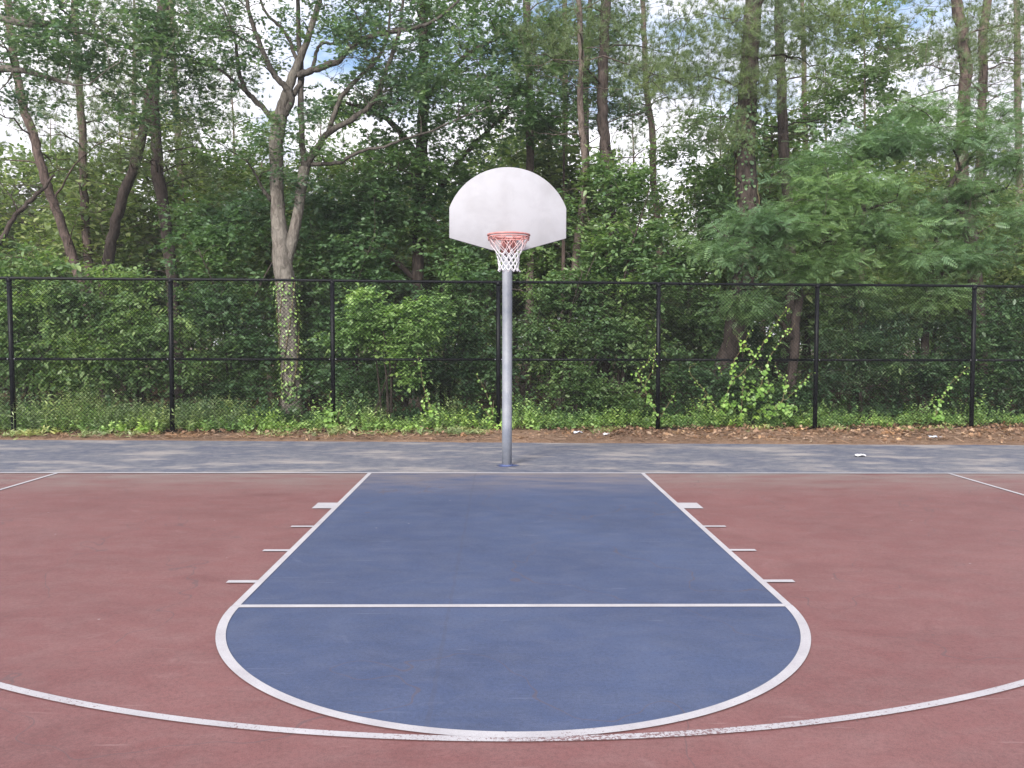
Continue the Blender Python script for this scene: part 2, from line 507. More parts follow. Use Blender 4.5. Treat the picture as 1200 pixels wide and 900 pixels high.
# --- materials of the court
def court_mat(name, c_main, c_alt, c_worn, worn_edge=True, seam=None):
    m = NT(name)
    P = m.pos(world=True)
    sep = m.n('ShaderNodeSeparateXYZ'); m.l(P, sep.inputs[0])
    big = m.noise(P, 0.55, 5, 0.6)
    mid = m.noise(m.pos((1, 1.6, 1), True), 3.2, 6, 0.65, 0.5)
    fine = m.noise(P, 42, 3, 0.7)
    grit = m.noise(P, 170, 2, 0.6)
    c = m.mix(m.ramp(big, [(0.36, 0.0), (0.66, 1.0)]), c_main, c_alt)
    c = m.mix(m.ramp(mid, [(0.40, 0.0), (0.72, 0.40)]), c, c_worn)
    blot = m.noise(m.pos((1, 1.3, 1), True), 1.5, 5, 0.6, 1.2)
    c = m.mix(1.0, c, m.ramp(blot, [(0.30, 0.90), (0.5, 1.0), (0.70, 1.07)]), 'MULTIPLY')
    c = m.mix(1.0, c, m.ramp(fine, [(0.25, 0.80), (0.5, 1.0), (0.8, 1.16)]), 'MULTIPLY')
    c = m.mix(1.0, c, m.ramp(grit, [(0.28, 0.76), (0.5, 1.0), (0.75, 1.22)]), 'MULTIPLY')
    # paint worn to grey along the baseline, in patches
    if worn_edge:
        e = m.math('SMOOTH_MAX', m.math('MULTIPLY_ADD', sep.outputs['Y'], 0.55, 1.0), 0.0, 0.1)
        w = m.math('MULTIPLY', e, m.math('MULTIPLY_ADD', m.noise(m.pos((0.6, 2.2, 1), True), 1.6, 6, 0.65), 3.4, -1.05), clamp=True)
        c = m.mix(m.math('MULTIPLY', w, 0.85), c, (0.185, 0.155, 0.145))
    # long light scuffs and small chips
    for rot, sc, th in ((0.5, (1.2, 16, 1), 0.70), (-0.35, (1.0, 22, 1), 0.715), (1.9, (0.9, 18, 1), 0.715), (2.6, (1.3, 14, 1), 0.71), (-1.1, (2.2, 30, 1), 0.70)):
        mp = m.n('ShaderNodeMapping'); mp.inputs['Rotation'].default_value = (0, 0, rot); mp.inputs['Scale'].default_value = sc
        mp.inputs['Location'].default_value = (rot * 7, 3, 0)
        g = m.n('ShaderNodeNewGeometry'); m.l(g.outputs['Position'], mp.inputs['Vector'])
        s = m.noise(mp.outputs[0], 1.25, 2, 0.5)
        c = m.mix(m.ramp(s, [(th + 0.012, 0.0), (th + 0.07, 0.42)]), c, tuple(min(0.7, x * 1.2 + 0.09) for x in c_main))
    smu = m.noise(P, 2.3, 4, 0.62, 1.6)
    c = m.mix(m.ramp(smu, [(0.66, 0.0), (0.72, 0.30)]), c, tuple(x * 1.15 + 0.06 for x in c_main))
    smd = m.noise(m.pos((1.0, 1.2, 1.0), True), 1.1, 6, 0.66, 0.8)
    c = m.mix(m.ramp(smd, [(0.60, 0.0), (0.74, 0.45)]), c, tuple(x * 0.72 for x in c_main))
    vo = m.n('ShaderNodeTexVoronoi'); vo.inputs['Scale'].default_value = 3.2; m.l(P, vo.inputs['Vector'])
    jit = m.math('MULTIPLY_ADD', fine, 0.03, vo.outputs['Distance'])
    sc_ = m.n('ShaderNodeSeparateColor'); m.l(vo.outputs['Color'], sc_.inputs[0])
    chip = m.math('MULTIPLY', m.math('LESS_THAN', jit, 0.043), m.math('GREATER_THAN', sc_.outputs[0], 0.55))
    c = m.mix(m.math('MULTIPLY', chip, 0.55), c, (0.34, 0.32, 0.32))
    dk = m.math('MULTIPLY', m.math('LESS_THAN', jit, 0.036), m.math('LESS_THAN', sc_.outputs[0], 0.12))
    c = m.mix(m.math('MULTIPLY', dk, 0.7), c, (0.06, 0.05, 0.05))
    # hairline cracks and a seam
    cr = m.noise(P, 0.42, 4, 0.5, 0.2)
    line = m.math('LESS_THAN', m.math('ABSOLUTE', m.math('SUBTRACT', cr, 0.52)), 0.0013)
    c = m.mix(m.math('MULTIPLY', line, 0.45), c, (0.08, 0.06, 0.065))
    if seam is not None:
        sx = m.math('ABSOLUTE', m.math('ADD', m.math('SUBTRACT', sep.outputs['X'], seam), m.math('MULTIPLY_ADD', mid, 0.05, -0.025)))
        c = m.mix(m.math('MULTIPLY', m.math('LESS_THAN', sx, 0.012), 0.22), c, (0.05, 0.05, 0.07))
    m.base(c, 0.68, 0.27)
    m.bump(m.math('ADD', grit, m.math('MULTIPLY', fine, 0.6)), 0.25, 0.004)
    return m.m

RED = court_mat('red court paint', (0.137, 0.059, 0.059), (0.158, 0.072, 0.071), (0.175, 0.108, 0.106))
BLUE = court_mat('blue court paint', (0.042, 0.057, 0.112), (0.051, 0.070, 0.133), (0.086, 0.097, 0.143), seam=-0.42)

def apron_mat():
    m = NT('weathered court apron')
    P = m.pos((1, 1.3, 1), True)
    a = m.noise(P, 0.8, 6, 0.65, 0.4); b = m.noise(P, 5, 6, 0.7); g = m.noise(m.pos(world=True), 150, 2)
    c = m.mix(m.ramp(a, [(0.34, 0.0), (0.66, 1.0)]), (0.076, 0.084, 0.120), (0.118, 0.121, 0.142))
    c = m.mix(m.ramp(b, [(0.44, 0.0), (0.74, 0.65)]), c, (0.225, 0.22, 0.225))
    d = m.noise(m.pos((0.7, 1.5, 1), True), 1.1, 5, 0.6)
    c = m.mix(m.ramp(d, [(0.50, 0.0), (0.64, 0.75)]), c, (0.29, 0.262, 0.245))
    c = m.mix(1.0, c, m.ramp(g, [(0.3, 0.82), (0.7, 1.15)]), 'MULTIPLY')
    m.base(c, 0.85, 0.15)
    m.bump(g, 0.25, 0.004)
    return m.m
APRON = apron_mat()

def line_mat(name, under, chips=0.70):
    m = NT(name)
    P = m.pos(world=True)
    a = m.noise(P, 26, 6, 0.7); b = m.noise(P, 3.5, 4); g = m.noise(P, 190, 2)
    c = m.mix(m.ramp(b, [(0.3, 0.0), (0.7, 1.0)]), (0.380, 0.369, 0.388), (0.309, 0.296, 0.315))
    c = m.mix(m.ramp(a, [(0.5, 0.0), (0.75, 0.25)]), c, (0.24, 0.222, 0.236))
    k = m.math('ADD', m.noise(P, 60, 5, 0.8), m.math('MULTIPLY', m.math('SUBTRACT', m.noise(P, 1.3, 2), 0.5), 0.35))
    vd = m.n('ShaderNodeVectorMath', operation='DISTANCE'); m.l(P, vd.inputs[0]); vd.inputs[1].default_value = (0.55, -7.73, 0)
    near = m.math('MULTIPLY', m.math('SUBTRACT', 1.3, vd.outputs['Value'], clamp=True), 0.105)
    k = m.math('ADD', k, near)
    c = m.mix(m.ramp(k, [(chips, 0.0), (chips + 0.02, 0.9)]), c, under)
    c = m.mix(1.0, c, m.ramp(g, [(0.3, 0.88), (0.7, 1.08)]), 'MULTIPLY')
    m.base(c, 0.75, 0.25)
    return m.m
LINE = line_mat('white line paint', (0.13, 0.072, 0.074), 0.70)
LINE_WORN = line_mat('chipped white line paint', (0.13, 0.066, 0.068), 0.60)

def soil_mat(name, a, b, c3):
    m = NT(name)
    P = m.pos(world=True)
    n1 = m.noise(P, 6, 6, 0.7); n2 = m.noise(P, 38, 4, 0.7); n3 = m.noise(P, 0.7, 3)
    c = m.mix(m.ramp(n1, [(0.35, 0.0), (0.65, 1.0)]), a, b)
    c = m.mix(m.ramp(n2, [(0.45, 0.0), (0.62, 0.8)]), c, c3)
    c = m.mix(1.0, c, m.ramp(n3, [(0.3, 0.75), (0.7, 1.15)]), 'MULTIPLY')
    m.base(c, 0.95, 0.1)
    m.bump(m.math('ADD', n1, n2), 0.8, 0.03)
    return m.m
SOIL = soil_mat('forest soil', (0.060, 0.040, 0.026), (0.120, 0.078, 0.050), (0.200, 0.135, 0.090))
STRIP = soil_mat('pine straw soil', (0.150, 0.090, 0.060), (0.220, 0.145, 0.100), (0.270, 0.185, 0.130))

rg = R0(5)
# the ground, one sheet to the horizon
sheet('ground', [[(-600, -600), (600, -600), (600, 600), (-600, 600)]], -0.030, SOIL)

# the apron with its ragged far edge
def edge_y(x):
    return 3.95 - 0.040 * (x + 9.3)
xs = np.linspace(-15, 15, 241)
ed = [(x, edge_y(x) + 0.035 * math.sin(x * 1.7) + 0.03 * rg.randn()) for x in xs]
sheet('court_apron', [[(-15, -17), (15, -17)] + ed[::-1]], -0.010, APRON)

HW = 7.62
sheet('court_floor', [[(-HW, -15.6), (HW, -15.6), (HW, 0), (-HW, 0)]], -0.005, RED)

# key: measured outline
LX = 1.835            # lane line centre
FT = -5.836           # free-throw line centre
RC = 1.835           # circle centre-line radius
KY = FT
arc = [(RC * math.cos(t), KY + 1.854 * math.sin(t)) for t in np.linspace(0, -PI, 65)]
sheet('key_floor', [[(-LX, 0.0), (-LX, FT)] + arc[::-1] + [(LX, FT), (LX, 0.0)]], -0.0005, BLUE)

def rect(x0, x1, y0, y1): return [(x0, y0), (x1, y0), (x1, y1), (x0, y1)]
def ring(cx, cy, r, w, a0, a1, n=96, ry=None):
    ry = ry or r
    q = []
    t = np.linspace(a0, a1, n + 1)
    o = [(cx + (r + w / 2) * math.cos(a), cy + (ry + w / 2) * math.sin(a)) for a in t]
    i = [(cx + (r - w / 2) * math.cos(a), cy + (ry - w / 2) * math.sin(a)) for a in t]
    return [[o[k], o[k + 1], i[k + 1], i[k]] for k in range(n)]

W = 0.052
Z1 = 0.0035
sheet('baseline', [rect(-HW - 0.4, HW + 0.4, -0.092, -0.028)], Z1, LINE)
for s in (-1, 1):
    sheet('lane_line', [rect(s * LX - W / 2, s * LX + W / 2, FT, -0.092)], Z1, LINE)
sheet('free_throw_line', [rect(-LX + W / 2, LX - W / 2, FT - 0.029, FT + 0.029)], Z1, LINE)
sheet('free_throw_circle', ring(0, FT, RC, 0.058, 0, -PI, ry=1.854) , Z1 - 0.0006, LINE)
for s in (-1, 1):
    for (y0, y1, w) in ((-2.20, -2.515, 0.21), (-3.365, -3.42, 0.21), (-4.295, -4.355, 0.215), (-5.225, -5.29, 0.215)):
        a, b = s * (LX + W / 2), s * (LX + W / 2 + w)
        sheet('lane_mark', [rect(min(a, b), max(a, b), min(y0, y1), max(y0, y1))], Z1, LINE)
# three-point line: straight beside the baseline, then the arc
TR = 6.0
ty0 = -1.727
sheet('three_point_line', ring(0, ty0, TR, 0.050, 0, -PI, 180) +
      [rect(s * TR - 0.025, s * TR + 0.025, ty0, -0.092) for s in (-1, 1)], Z1 - 0.0018, LINE_WORN)
for s in (-1, 1):
    sheet('sideline', [rect(s * HW - 0.03, s * HW + 0.03, -15.6, -0.092)], Z1, LINE)

# the strip of litter between court and fence, and the forest floor behind
def floor_patch(name, x0, x1, yf, yb, nx, ny, amp, mat, z0=0.0, seed=1):
    g = R0(seed)
    X = np.linspace(x0, x1, nx)
    V = []
    ph = g.rand(6) * 6
    for j in range(ny):
        t = j / (ny - 1)
        for x in X:
            y = yf(x) * (1 - t) + yb(x) * t
            z = z0 + amp * min(1, 6 * t) * (0.5 + 0.25 * math.sin(x * 1.3 + ph[0] + y) + 0.2 * math.sin(x * 0.37 + ph[1]) + 0.2 * math.sin(y * 0.9 + ph[2] + x * .5)) + 0.006 * g.randn() * min(1, 6 * t)
            V.append((x, y, z - 0.018 * (1 - min(1, 12 * t))))
    i = np.arange(nx - 1)[None]; j = np.arange(ny - 1)[:, None]
    F = np.stack([j * nx + i, j * nx + i + 1, (j + 1) * nx + i + 1, (j + 1) * nx + i], -1).reshape(-1, 4)
    o = MB().add(V, F).build(name, mat, smooth=True)
    o['kind'] = 'structure'
    return o

FX0, FY0 = ground(16, 509.5)[:2]
FX1, FY1 = ground(1138, 503.5)[:2]
FSL = (FY1 - FY0) / (FX1 - FX0)
def fence_y(x): return FY0 + FSL * (x - FX0)
floor_patch('litter_strip', -15, 15, lambda x: edge_y(x) - 0.08, lambda x: fence_y(x) + 0.5, 150, 14, 0.05, STRIP, 0.0, 2)
floor_patch('forest_floor', -60, 60, lambda x: fence_y(max(-15, min(15, x))) + 0.5, lambda x: 70, 160, 90, 0.10, SOIL, 0.02, 3)

# ================================================================== SKY AND LIGHT
world = bpy.data.worlds.new('World'); scene.world = world
world.use_nodes = True
wt = world.node_tree
bg = wt.nodes['Background']
sky = wt.nodes.new('ShaderNodeTexSky'); sky.sky_type = 'NISHITA'; sky.sun_disc = False
SUN_EL, SUN_AZ = math.radians(29), math.radians(203)     # azimuth: from +Y clockwise
sky.sun_elevation = SUN_EL; sky.sun_rotation = SUN_AZ
sky.air_density = 1.0; sky.dust_density = 1.0; sky.ozone_density = 2.0
tc = wt.nodes.new('ShaderNodeTexCoord')
mp = wt.nodes.new('ShaderNodeMapping'); mp.inputs['Scale'].default_value = (1, 1, 2.1); mp.inputs['Location'].default_value = (0.35, 0.1, 0.2)
wt.links.new(tc.outputs['Generated'], mp.inputs['Vector'])
nz = wt.nodes.new('ShaderNodeTexNoise'); nz.inputs['Scale'].default_value = 3.4; nz.inputs['Detail'].default_value = 8; nz.inputs['Roughness'].default_value = 0.52
wt.links.new(mp.outputs[0], nz.inputs['Vector'])
rp = wt.nodes.new('ShaderNodeValToRGB')
rp.color_ramp.elements[0].position = 0.34; rp.color_ramp.elements[1].position = 0.47
wt.links.new(nz.outputs['Fac'], rp.inputs['Fac'])
nz2 = wt.nodes.new('ShaderNodeTexNoise'); nz2.inputs['Scale'].default_value = 6; nz2.inputs['Detail'].default_value = 6
wt.links.new(mp.outputs[0], nz2.inputs['Vector'])
rp2 = wt.nodes.new('ShaderNodeValToRGB')
rp2.color_ramp.elements[0].position = 0.3; rp2.color_ramp.elements[0].color = (9.0, 9.0, 10.4, 1)
rp2.color_ramp.elements[1].position = 0.7; rp2.color_ramp.elements[1].color = (14.0, 13.6, 14.2, 1)
wt.links.new(nz2.outputs['Fac'], rp2.inputs['Fac'])
mx = wt.nodes.new('ShaderNodeMix'); mx.data_type = 'RGBA'
wt.links.new(rp.outputs['Color'], mx.inputs[0]); sm = wt.nodes.new('ShaderNodeMix'); sm.data_type = 'RGBA'; sm.inputs[0].default_value = 0.45; sm.inputs[7].default_value = (4.2, 6.6, 11.0, 1)
wt.links.new(sky.outputs[0], sm.inputs[6]); wt.links.new(sm.outputs[2], mx.inputs[6]); wt.links.new(rp2.outputs['Color'], mx.inputs[7])
wt.links.new(mx.outputs[2], bg.inputs['Color'])
bg.inputs['Strength'].default_value = 0.06

sd = bpy.data.lights.new('sun', 'SUN'); sd.energy = 3.3; sd.angle = math.radians(20); sd.color = (1.0, 0.96, 0.90)
sun = bpy.data.objects.new('sun', sd); col.objects.link(sun)
tosun = Vector((math.sin(SUN_AZ) * math.cos(SUN_EL), math.cos(SUN_AZ) * math.cos(SUN_EL), math.sin(SUN_EL)))
sun.rotation_euler = tosun.to_track_quat('Z', 'Y').to_euler()
sun.location = tosun * 60

# ================================================================== BASKETBALL HOOP
def simple(name, c, rough, spec=0.4, metal=0.0, var=0.12, scale=8, c2=None, bump=0.0, stretch=(1, 1, 1)):
    m = NT(name)
    n1 = m.noise(m.pos(stretch), scale, 6, 0.65)
    n2 = m.noise(m.pos(), scale * 9, 3)
    k = m.mix(m.ramp(n1, [(0.35, 0.0), (0.7, 1.0)]), c, c2 or tuple(x * (1 - var) for x in c))
    k = m.mix(1.0, k, m.ramp(n2, [(0.3, 0.93), (0.7, 1.05)]), 'MULTIPLY')
    m.base(k, rough, spec, metal)
    if bump: m.bump(n1, bump, 0.01)
    return m.m
GALV = simple('galvanised steel', (0.165, 0.182, 0.225), 0.52, 0.5, 0.2, c2=(0.29, 0.30, 0.325), scale=5, stretch=(1, 1, 0.6))
BOARD = None
def board_mat():
    m = NT('scuffed white board')
    P = m.pos()
    a = m.noise(P, 3.2, 5, 0.6, 0.3); b = m.noise(P, 14, 5, 0.7); k = m.noise(P, 70, 3)
    c = m.mix(m.ramp(a, [(0.42, 0.0), (0.74, 0.75)]), (0.297, 0.297, 0.325), (0.228, 0.225, 0.241))
    c = m.mix(m.ramp(b, [(0.55, 0.0), (0.75, 0.35)]), c, (0.27, 0.262, 0.268))
    c = m.mix(m.ramp(k, [(0.735, 0.0), (0.76, 0.6)]), c, (0.25, 0.2, 0.18))
    m.base(c, 0.6, 0.3)
    return m.m
BOARD = board_mat()
RIMC = simple('faded red paint', (0.35, 0.132, 0.125), 0.55, 0.35, c2=(0.41, 0.205, 0.192), scale=14)
def net_mat():
    m = NT('white net cord stained red at the top')
    sp = m.n('ShaderNodeSeparateXYZ'); m.l(m.pos(), sp.inputs[0])
    z = m.math('DIVIDE', m.math('SUBTRACT', sp.outputs['Z'], 2.72), 0.24)
    n = m.noise(m.pos(), 25, 3)
    return m.base(m.mix(m.ramp(m.math('ADD', z, m.math('MULTIPLY_ADD', n, 0.3, -0.15)), [(0.30, 0.0), (0.85, 0.75)]), (0.55, 0.545, 0.575), (0.46, 0.19, 0.17)), 0.8, 0.2)
NETC = net_mat()

bp = ground(594, 545)
PXc, PYc = bp[0], bp[1]
hoop = empty('basketball_hoop', (PXc, PYc, 0), 'white fan backboard with faded red rim and white net on a grey steel pole', 'basketball hoop')
BY = -1.22                       # front face of the board
bc = at(595, 294, 11.37 + BY)
BXc, BZ0 = bc[0], bc[2]
BHT = 96 * (11.37 + BY) / CF
BWD = 136 / 2 * (11.37 + BY) / CF
zc = lambda v: at(595, v, 11.37 + BY)[2]
# pole: straight, then a gooseneck forward behind the board
pr = 0.0715
zb = 2.95
neck = [(PXc, PYc, -0.05), (PXc, PYc, 0.6), (PXc, PYc, 1.4), (PXc, PYc, 2.2), (PXc - 0.002, PYc, zb)]
for t in np.linspace(0.12, 1, 10):
    a = t * PI / 2 * 0.98
    neck.append((PXc - 0.002, PYc - 0.42 * (1 - math.cos(a)), zb + 0.42 * math.sin(a)))
neck += [(PXc - 0.002, PYc - 0.9, neck[-1][2] + 0.01), (BXc, BY + 0.16, neck[-1][2] + 0.015)]
MB().tube(neck, pr, 28).build('pole', GALV, hoop, smooth=True)
zarm = neck[-1][2]
mb = MB()
mb.torus((PXc, PYc, zb - 0.02), pr + 0.002, 0.012, 28, 6)
mb.tube([(PXc, PYc - 0.06, zb - 0.02), (BXc, BY + 0.10, BZ0 + 0.16)], 0.022, 10)
mb.tube([(PXc, PYc - 0.5, zarm - 0.02), (BXc - 0.45, BY + 0.05, zarm + 0.22)], 0.018, 8)
mb.tube([(PXc, PYc - 0.5, zarm - 0.02), (BXc + 0.45, BY + 0.05, zarm + 0.22)], 0.018, 8)
mb.build('support_brace', GALV, hoop, smooth=True)
MB().box(BXc - 0.22, BXc + 0.22, BY + 0.045, BY + 0.165, zarm - 0.11, zarm + 0.10).build('mounting_plate', GALV, hoop)
# backboard outline
zs, zt, zl = zc(245), zc(198), zc(280)
sag = zt - zs
Rb = (BWD ** 2 + sag ** 2) / (2 * sag)
cz = zt - Rb
a0 = math.asin((zs - cz) / Rb)
outl = []
for a in np.linspace(a0, PI - a0, 49):
    outl.append((BXc + Rb * math.cos(a), cz + Rb * math.sin(a)))
outl += [(BXc - BWD, zl), (BXc - 0.19, BZ0), (BXc + 0.19, BZ0), (BXc + BWD, zl)]
bo = MB().prism(outl, BY, BY + 0.035).build('backboard', BOARD, hoop)
bv = bo.modifiers.new('edge', 'BEVEL'); bv.width = 0.006; bv.segments = 2; bv.limit_method = 'ANGLE'
for z, w in ((zarm, 0.55), (zarm + 0.28, 0.45)):
    MB().box(BXc - w, BXc + w, BY + 0.0355, BY + 0.062, z - 0.155, z - 0.125).build('stiffener', GALV, hoop)
# rim
RR = 0.2375
rc = at(596, 276.5, 11.37 + BY - 0.15 - RR)
RX, RY, RZ = rc[0], BY - 0.15 - RR, rc[2]
rim = MB()
rim.torus((RX, RY, RZ), RR, 0.0125, 56, 10)
rim.torus((RX, RY, RZ - 0.026), RR - 0.008, 0.0085, 56, 8)
for k in range(12):                       # net hooks between the two rings
    a = 2 * PI * (k + 0.5) / 12
    p = np.array([RX + RR * math.cos(a), RY + RR * math.sin(a), RZ - 0.03])
    t = np.array([-math.sin(a), math.cos(a), 0])
    rim.tube(spline([p - t * 0.03 + [0, 0, 0.004], p + [0, 0, -0.026], p + t * 0.03 + [0, 0, 0.004]], 4), 0.0045, 6)
rimo = rim.build('rim', RIMC, hoop, smooth=True)
br = MB()
br.box(RX - 0.085, RX + 0.085, BY - 0.008, BY - 0.0015, RZ - 0.19, RZ + 0.03)
br.box(RX - 0.085, RX + 0.085, BY - 0.155, BY - 0.009, RZ - 0.006, RZ + 0.004)
for dx in (-0.080, -0.045, -0.013, 0.022, 0.055, 0.080):
    br.tube(spline([(RX + dx, BY - 0.155, RZ - 0.012), (RX + dx * 1.02, BY - 0.125, RZ - 0.085), (RX + dx, BY - 0.015, RZ - 0.185)], 5), 0.009, 8)
for s in (-1, 1):
    br.tube([(RX + s * 0.08, BY - 0.012, RZ - 0.003), (RX + s * 0.17, BY - 0.22, RZ - 0.003)], 0.009, 8)
b = br.build('bracket', RIMC, None, smooth=False)
b.parent = rimo; b.data.transform(Matrix.Translation(-Vector(hoop.location)))
# net: twelve cords crossing into diamonds
net = MB()
prof = [(0.0, RR - 0.004), (0.085, 0.196), (0.155, 0.150), (0.200, 0.131), (0.245, 0.120), (0.290, 0.114), (0.335, 0.112), (0.378, 0.121)]
g = R0(9)
NN = 12
def node(l, k):
    z, r = prof[l]
    a = 2 * PI * (k + 0.5 * (l % 2) + 0.5) / NN
    q = R0(l * 100 + k % NN).randn(3) * 0.0045 * (l > 0)
    return np.array([RX + r * math.cos(a), RY + r * math.sin(a), RZ - 0.03 - z]) + q
for l in range(len(prof) - 1):
    for k in range(NN):
        nb = (k, (k - 1) if l % 2 == 0 else (k + 1))
        for j in nb:
            A, B = node(l, k), node(l + 1, j)
            mid = (A + B) / 2 + np.array([0, 0, -0.006])
            net.tube(spline([A, mid, B], 3), 0.0054 if l > 1 else 0.0042, 5, caps=False)
for l in range(1, len(prof)):
    for k in range(NN):
        c = node(l, k)
        net.lathe([(0.0005, -0.010), (0.0085, -0.004), (0.0085, 0.004), (0.0005, 0.010)], c, 6)
nt = net.build('net', NETC, None, smooth=True)
nt.parent = rimo; nt.data.transform(Matrix.Translation(-Vector(hoop.location)))
BLUEP = simple('blue paint at the pole foot', (0.05, 0.07, 0.17), 0.7, 0.2, c2=(0.08, 0.10, 0.19), scale=6)
mb = MB()
outr = [(PXc + (0.145 + 0.03 * math.sin(3 * a + 1) + 0.015 * math.sin(7 * a)) * math.cos(a), PYc + (0.14 + 0.03 * math.sin(2 * a)) * math.sin(a)) for a in np.linspace(0, 2 * PI, 40, endpoint=False)]
sheet('paint_ring', [outr], -0.0055, BLUEP)
MB().lathe([(pr + 0.012, -0.005), (pr + 0.010, 0.006), (pr + 0.003, 0.011), (pr - 0.002, 0.014)], (PXc, PYc, 0), 28).build('base_collar', BLUEP, hoop, smooth=True)

# ================================================================== CHAIN-LINK FENCE
BLK = simple('black coated steel', (0.0035, 0.0038, 0.0055), 0.45, 0.12, c2=(0.006, 0.0064, 0.009), scale=10)
WIRE = simple('black coated wire', (0.005, 0.0055, 0.006), 0.5, 0.12)
BOLT = simple('bright bolt steel', (0.45, 0.46, 0.50), 0.35, 0.5, 0.7)
fence = empty('chain_link_fence', (0, fence_y(0), 0), 'black chain-link fence with tall posts and three rails behind the court', 'fence')
fdir = np.array([1, FSL, 0]); fdir /= np.linalg.norm(fdir)
fnor = np.array([FSL, -1, 0]); fnor /= np.linalg.norm(fnor)     # towards the court
def fence_hit(u, v, off=0.0):
    d = ray(u, v)
    o = np.array([0, fence_y(0), 0]) + fnor * off
    n = fnor
    return EYE + d * (((o - EYE) @ n) / (d @ n))
tops = [(11, 328.5), (200, 329.2), (389.5, 330), (584.5, 331), (772.5, 331.8), (957, 333), (1141, 334)]
px = [fence_hit(u, 420 if i < 3 else 423)[0] for i, (u, v) in enumerate([(13.5, 0), (201, 0), (390, 0), (584, 0), (771.3, 0), (956.3, 0), (1140, 0)])]
FH = float(np.mean([fence_hit(u, v)[2] for u, v in tops])) 
MH = float(np.mean([fence_hit(u, v)[2] for u, v in ((100, 417.5), (300, 419.5), (480, 421), (680, 422), (860, 423), (1050, 424.5))]))
px = [px[0] - 6.1, px[0] - 3.05] + px + [px[-1] + 3.05, px[-1] + 6.1]
def fp(x, z, off=0.0):
    return np.array([x, fence_y(x), z]) + fnor * off
gp = R0(21)
for i, x in enumerate(px):
    lean = gp.randn() * 0.006
    mb = MB()
    mb.tube([fp(x - lean, -0.1), fp(x, FH / 2), fp(x + lean, FH - 0.03)], 0.044, 16)
    for z in np.linspace(0.25, FH - 0.3, 8):
        mb.torus(fp(x + lean * (z / FH * 2 - 1), z + gp.randn() * 0.02), 0.0448, 0.0035, 16, 5)
    po = mb.build('post', BLK, fence, smooth=True)
    c = MB().lathe([(0.0445, -0.05), (0.0490, -0.05), (0.0490, -0.005), (0.030, 0.030), (0.012, 0.045), (0.0005, 0.048)], fp(x + lean, FH - 0.01), 16).build('post_cap', BLK, None, smooth=True)
    c.parent = po; c.data.transform(Matrix.Translation(-Vector(fence.location)))
    bd = MB()
    bd.torus(fp(x, MH), 0.048, 0.010, 16, 6)
    b = bd.build('brace_band', BLK, None, smooth=True); b.parent = po; b.data.transform(Matrix.Translation(-Vector(fence.location)))
    for s in (-1, 1):
        p = fp(x + s * 0.062, MH, 0.012)
        b = MB().tube([p - fnor * 0.02, p + fnor * 0.022], 0.009, 8).build('bolt', BOLT, None)
        b.parent = po; b.data.transform(Matrix.Translation(-Vector(fence.location)))
MB().tube([fp(x, FH + 0.008 + 0.004 * math.sin(x), 0.0) for x in np.linspace(px[0], px[-1], 40)], 0.0275, 12).build('top_rail', BLK, fence, smooth=True)
for i in range(len(px) - 1):
    MB().tube([fp(px[i] + 0.035, MH), fp((px[i] + px[i + 1]) / 2, MH - 0.004), fp(px[i + 1] - 0.035, MH)], 0.0255, 12).build('middle_rail', BLK, fence, smooth=True)
    MB().tube([fp(px[i] + 0.035, 0.045 + gp.randn() * 0.01), fp((px[i] + px[i + 1]) / 2, 0.035), fp(px[i + 1] - 0.035, 0.045 + gp.randn() * 0.01)], 0.021, 10).build('bottom_rail', BLK, fence, smooth=True)
    # the woven mesh of this bay, on the court side of the rails
    mb = MB()
    x0, x1, z0, z1 = px[i], px[i + 1], 0.03, FH - 0.005
    pitch = 0.0715
    wr = 0.0033
    Wd, Hd = x1 - x0, z1 - z0
    for sgn in (1, -1):
        for k in np.arange(-Hd, Wd, pitch):
            # line x = k + s, z = s (or mirrored)
            s0, s1 = max(0.0, -k), min(Hd, Wd - k)
            if s1 - s0 < 0.03: continue
            n = 5
            s = np.linspace(s0, s1, n)
            xx = (k + s) if sgn > 0 else (Wd - (k + s))
            off = 0.0335 + 0.003 * sgn + 0.010 * np.sin(PI * s / Hd) * math.sin(i * 2.1 + 1)
            pts = [fp(x0 + a, z0 + b, o) for a, b, o in zip(xx, s, off)]
            mb.tube(pts, wr, 3, caps=False)
    mb.build('chain_link_mesh', WIRE, fence)

# ------------------------------------------------------------------ thin scattering volume, added to lift the shadows of the wood
hz = MB().box(-610, 610, -610, 610, -1.2, 24)
HZ = bpy.data.materials.new('added_haze'); HZ.use_nodes = True
HZ.node_tree.nodes.clear()
ho = HZ.node_tree.nodes.new('ShaderNodeOutputMaterial'); pv = HZ.node_tree.nodes.new('ShaderNodeVolumePrincipled')
pv.inputs['Color'].default_value = (0.90, 0.93, 0.96, 1); pv.inputs['Density'].default_value = 0.0010; pv.inputs['Anisotropy'].default_value = 0.2
HZ.node_tree.links.new(pv.outputs[0], ho.inputs['Volume'])
tag(hz.build('added_haze', HZ), 'thin pale volume added to lift the shadows of the wood', 'added_haze', kind='stuff')

# ================================================================== TREES AND SHRUBS BEHIND THE FENCE
def merge(*a):
    a = [x for x in a if len(x)]
    return np.concatenate(a) if a else np.zeros((0, 3))

def around(stem, lo, hi, n, r0, r1, rg, dz=0.0):
    """targets scattered round a stem between two heights (dead branches, ivy)"""
    p, r = stem
    ok = np.where((p[:, 2] > lo) & (p[:, 2] < hi))[0]
    if not len(ok): return np.zeros((0, 3))
    i = ok[rg.randint(0, len(ok), n)]
    a = rg.rand(n) * 2 * PI; L = r0 + (r1 - r0) * rg.rand(n)
    return p[i] + np.stack([np.cos(a) * L, np.sin(a) * L, dz + rg.randn(n) * 0.25], 1)

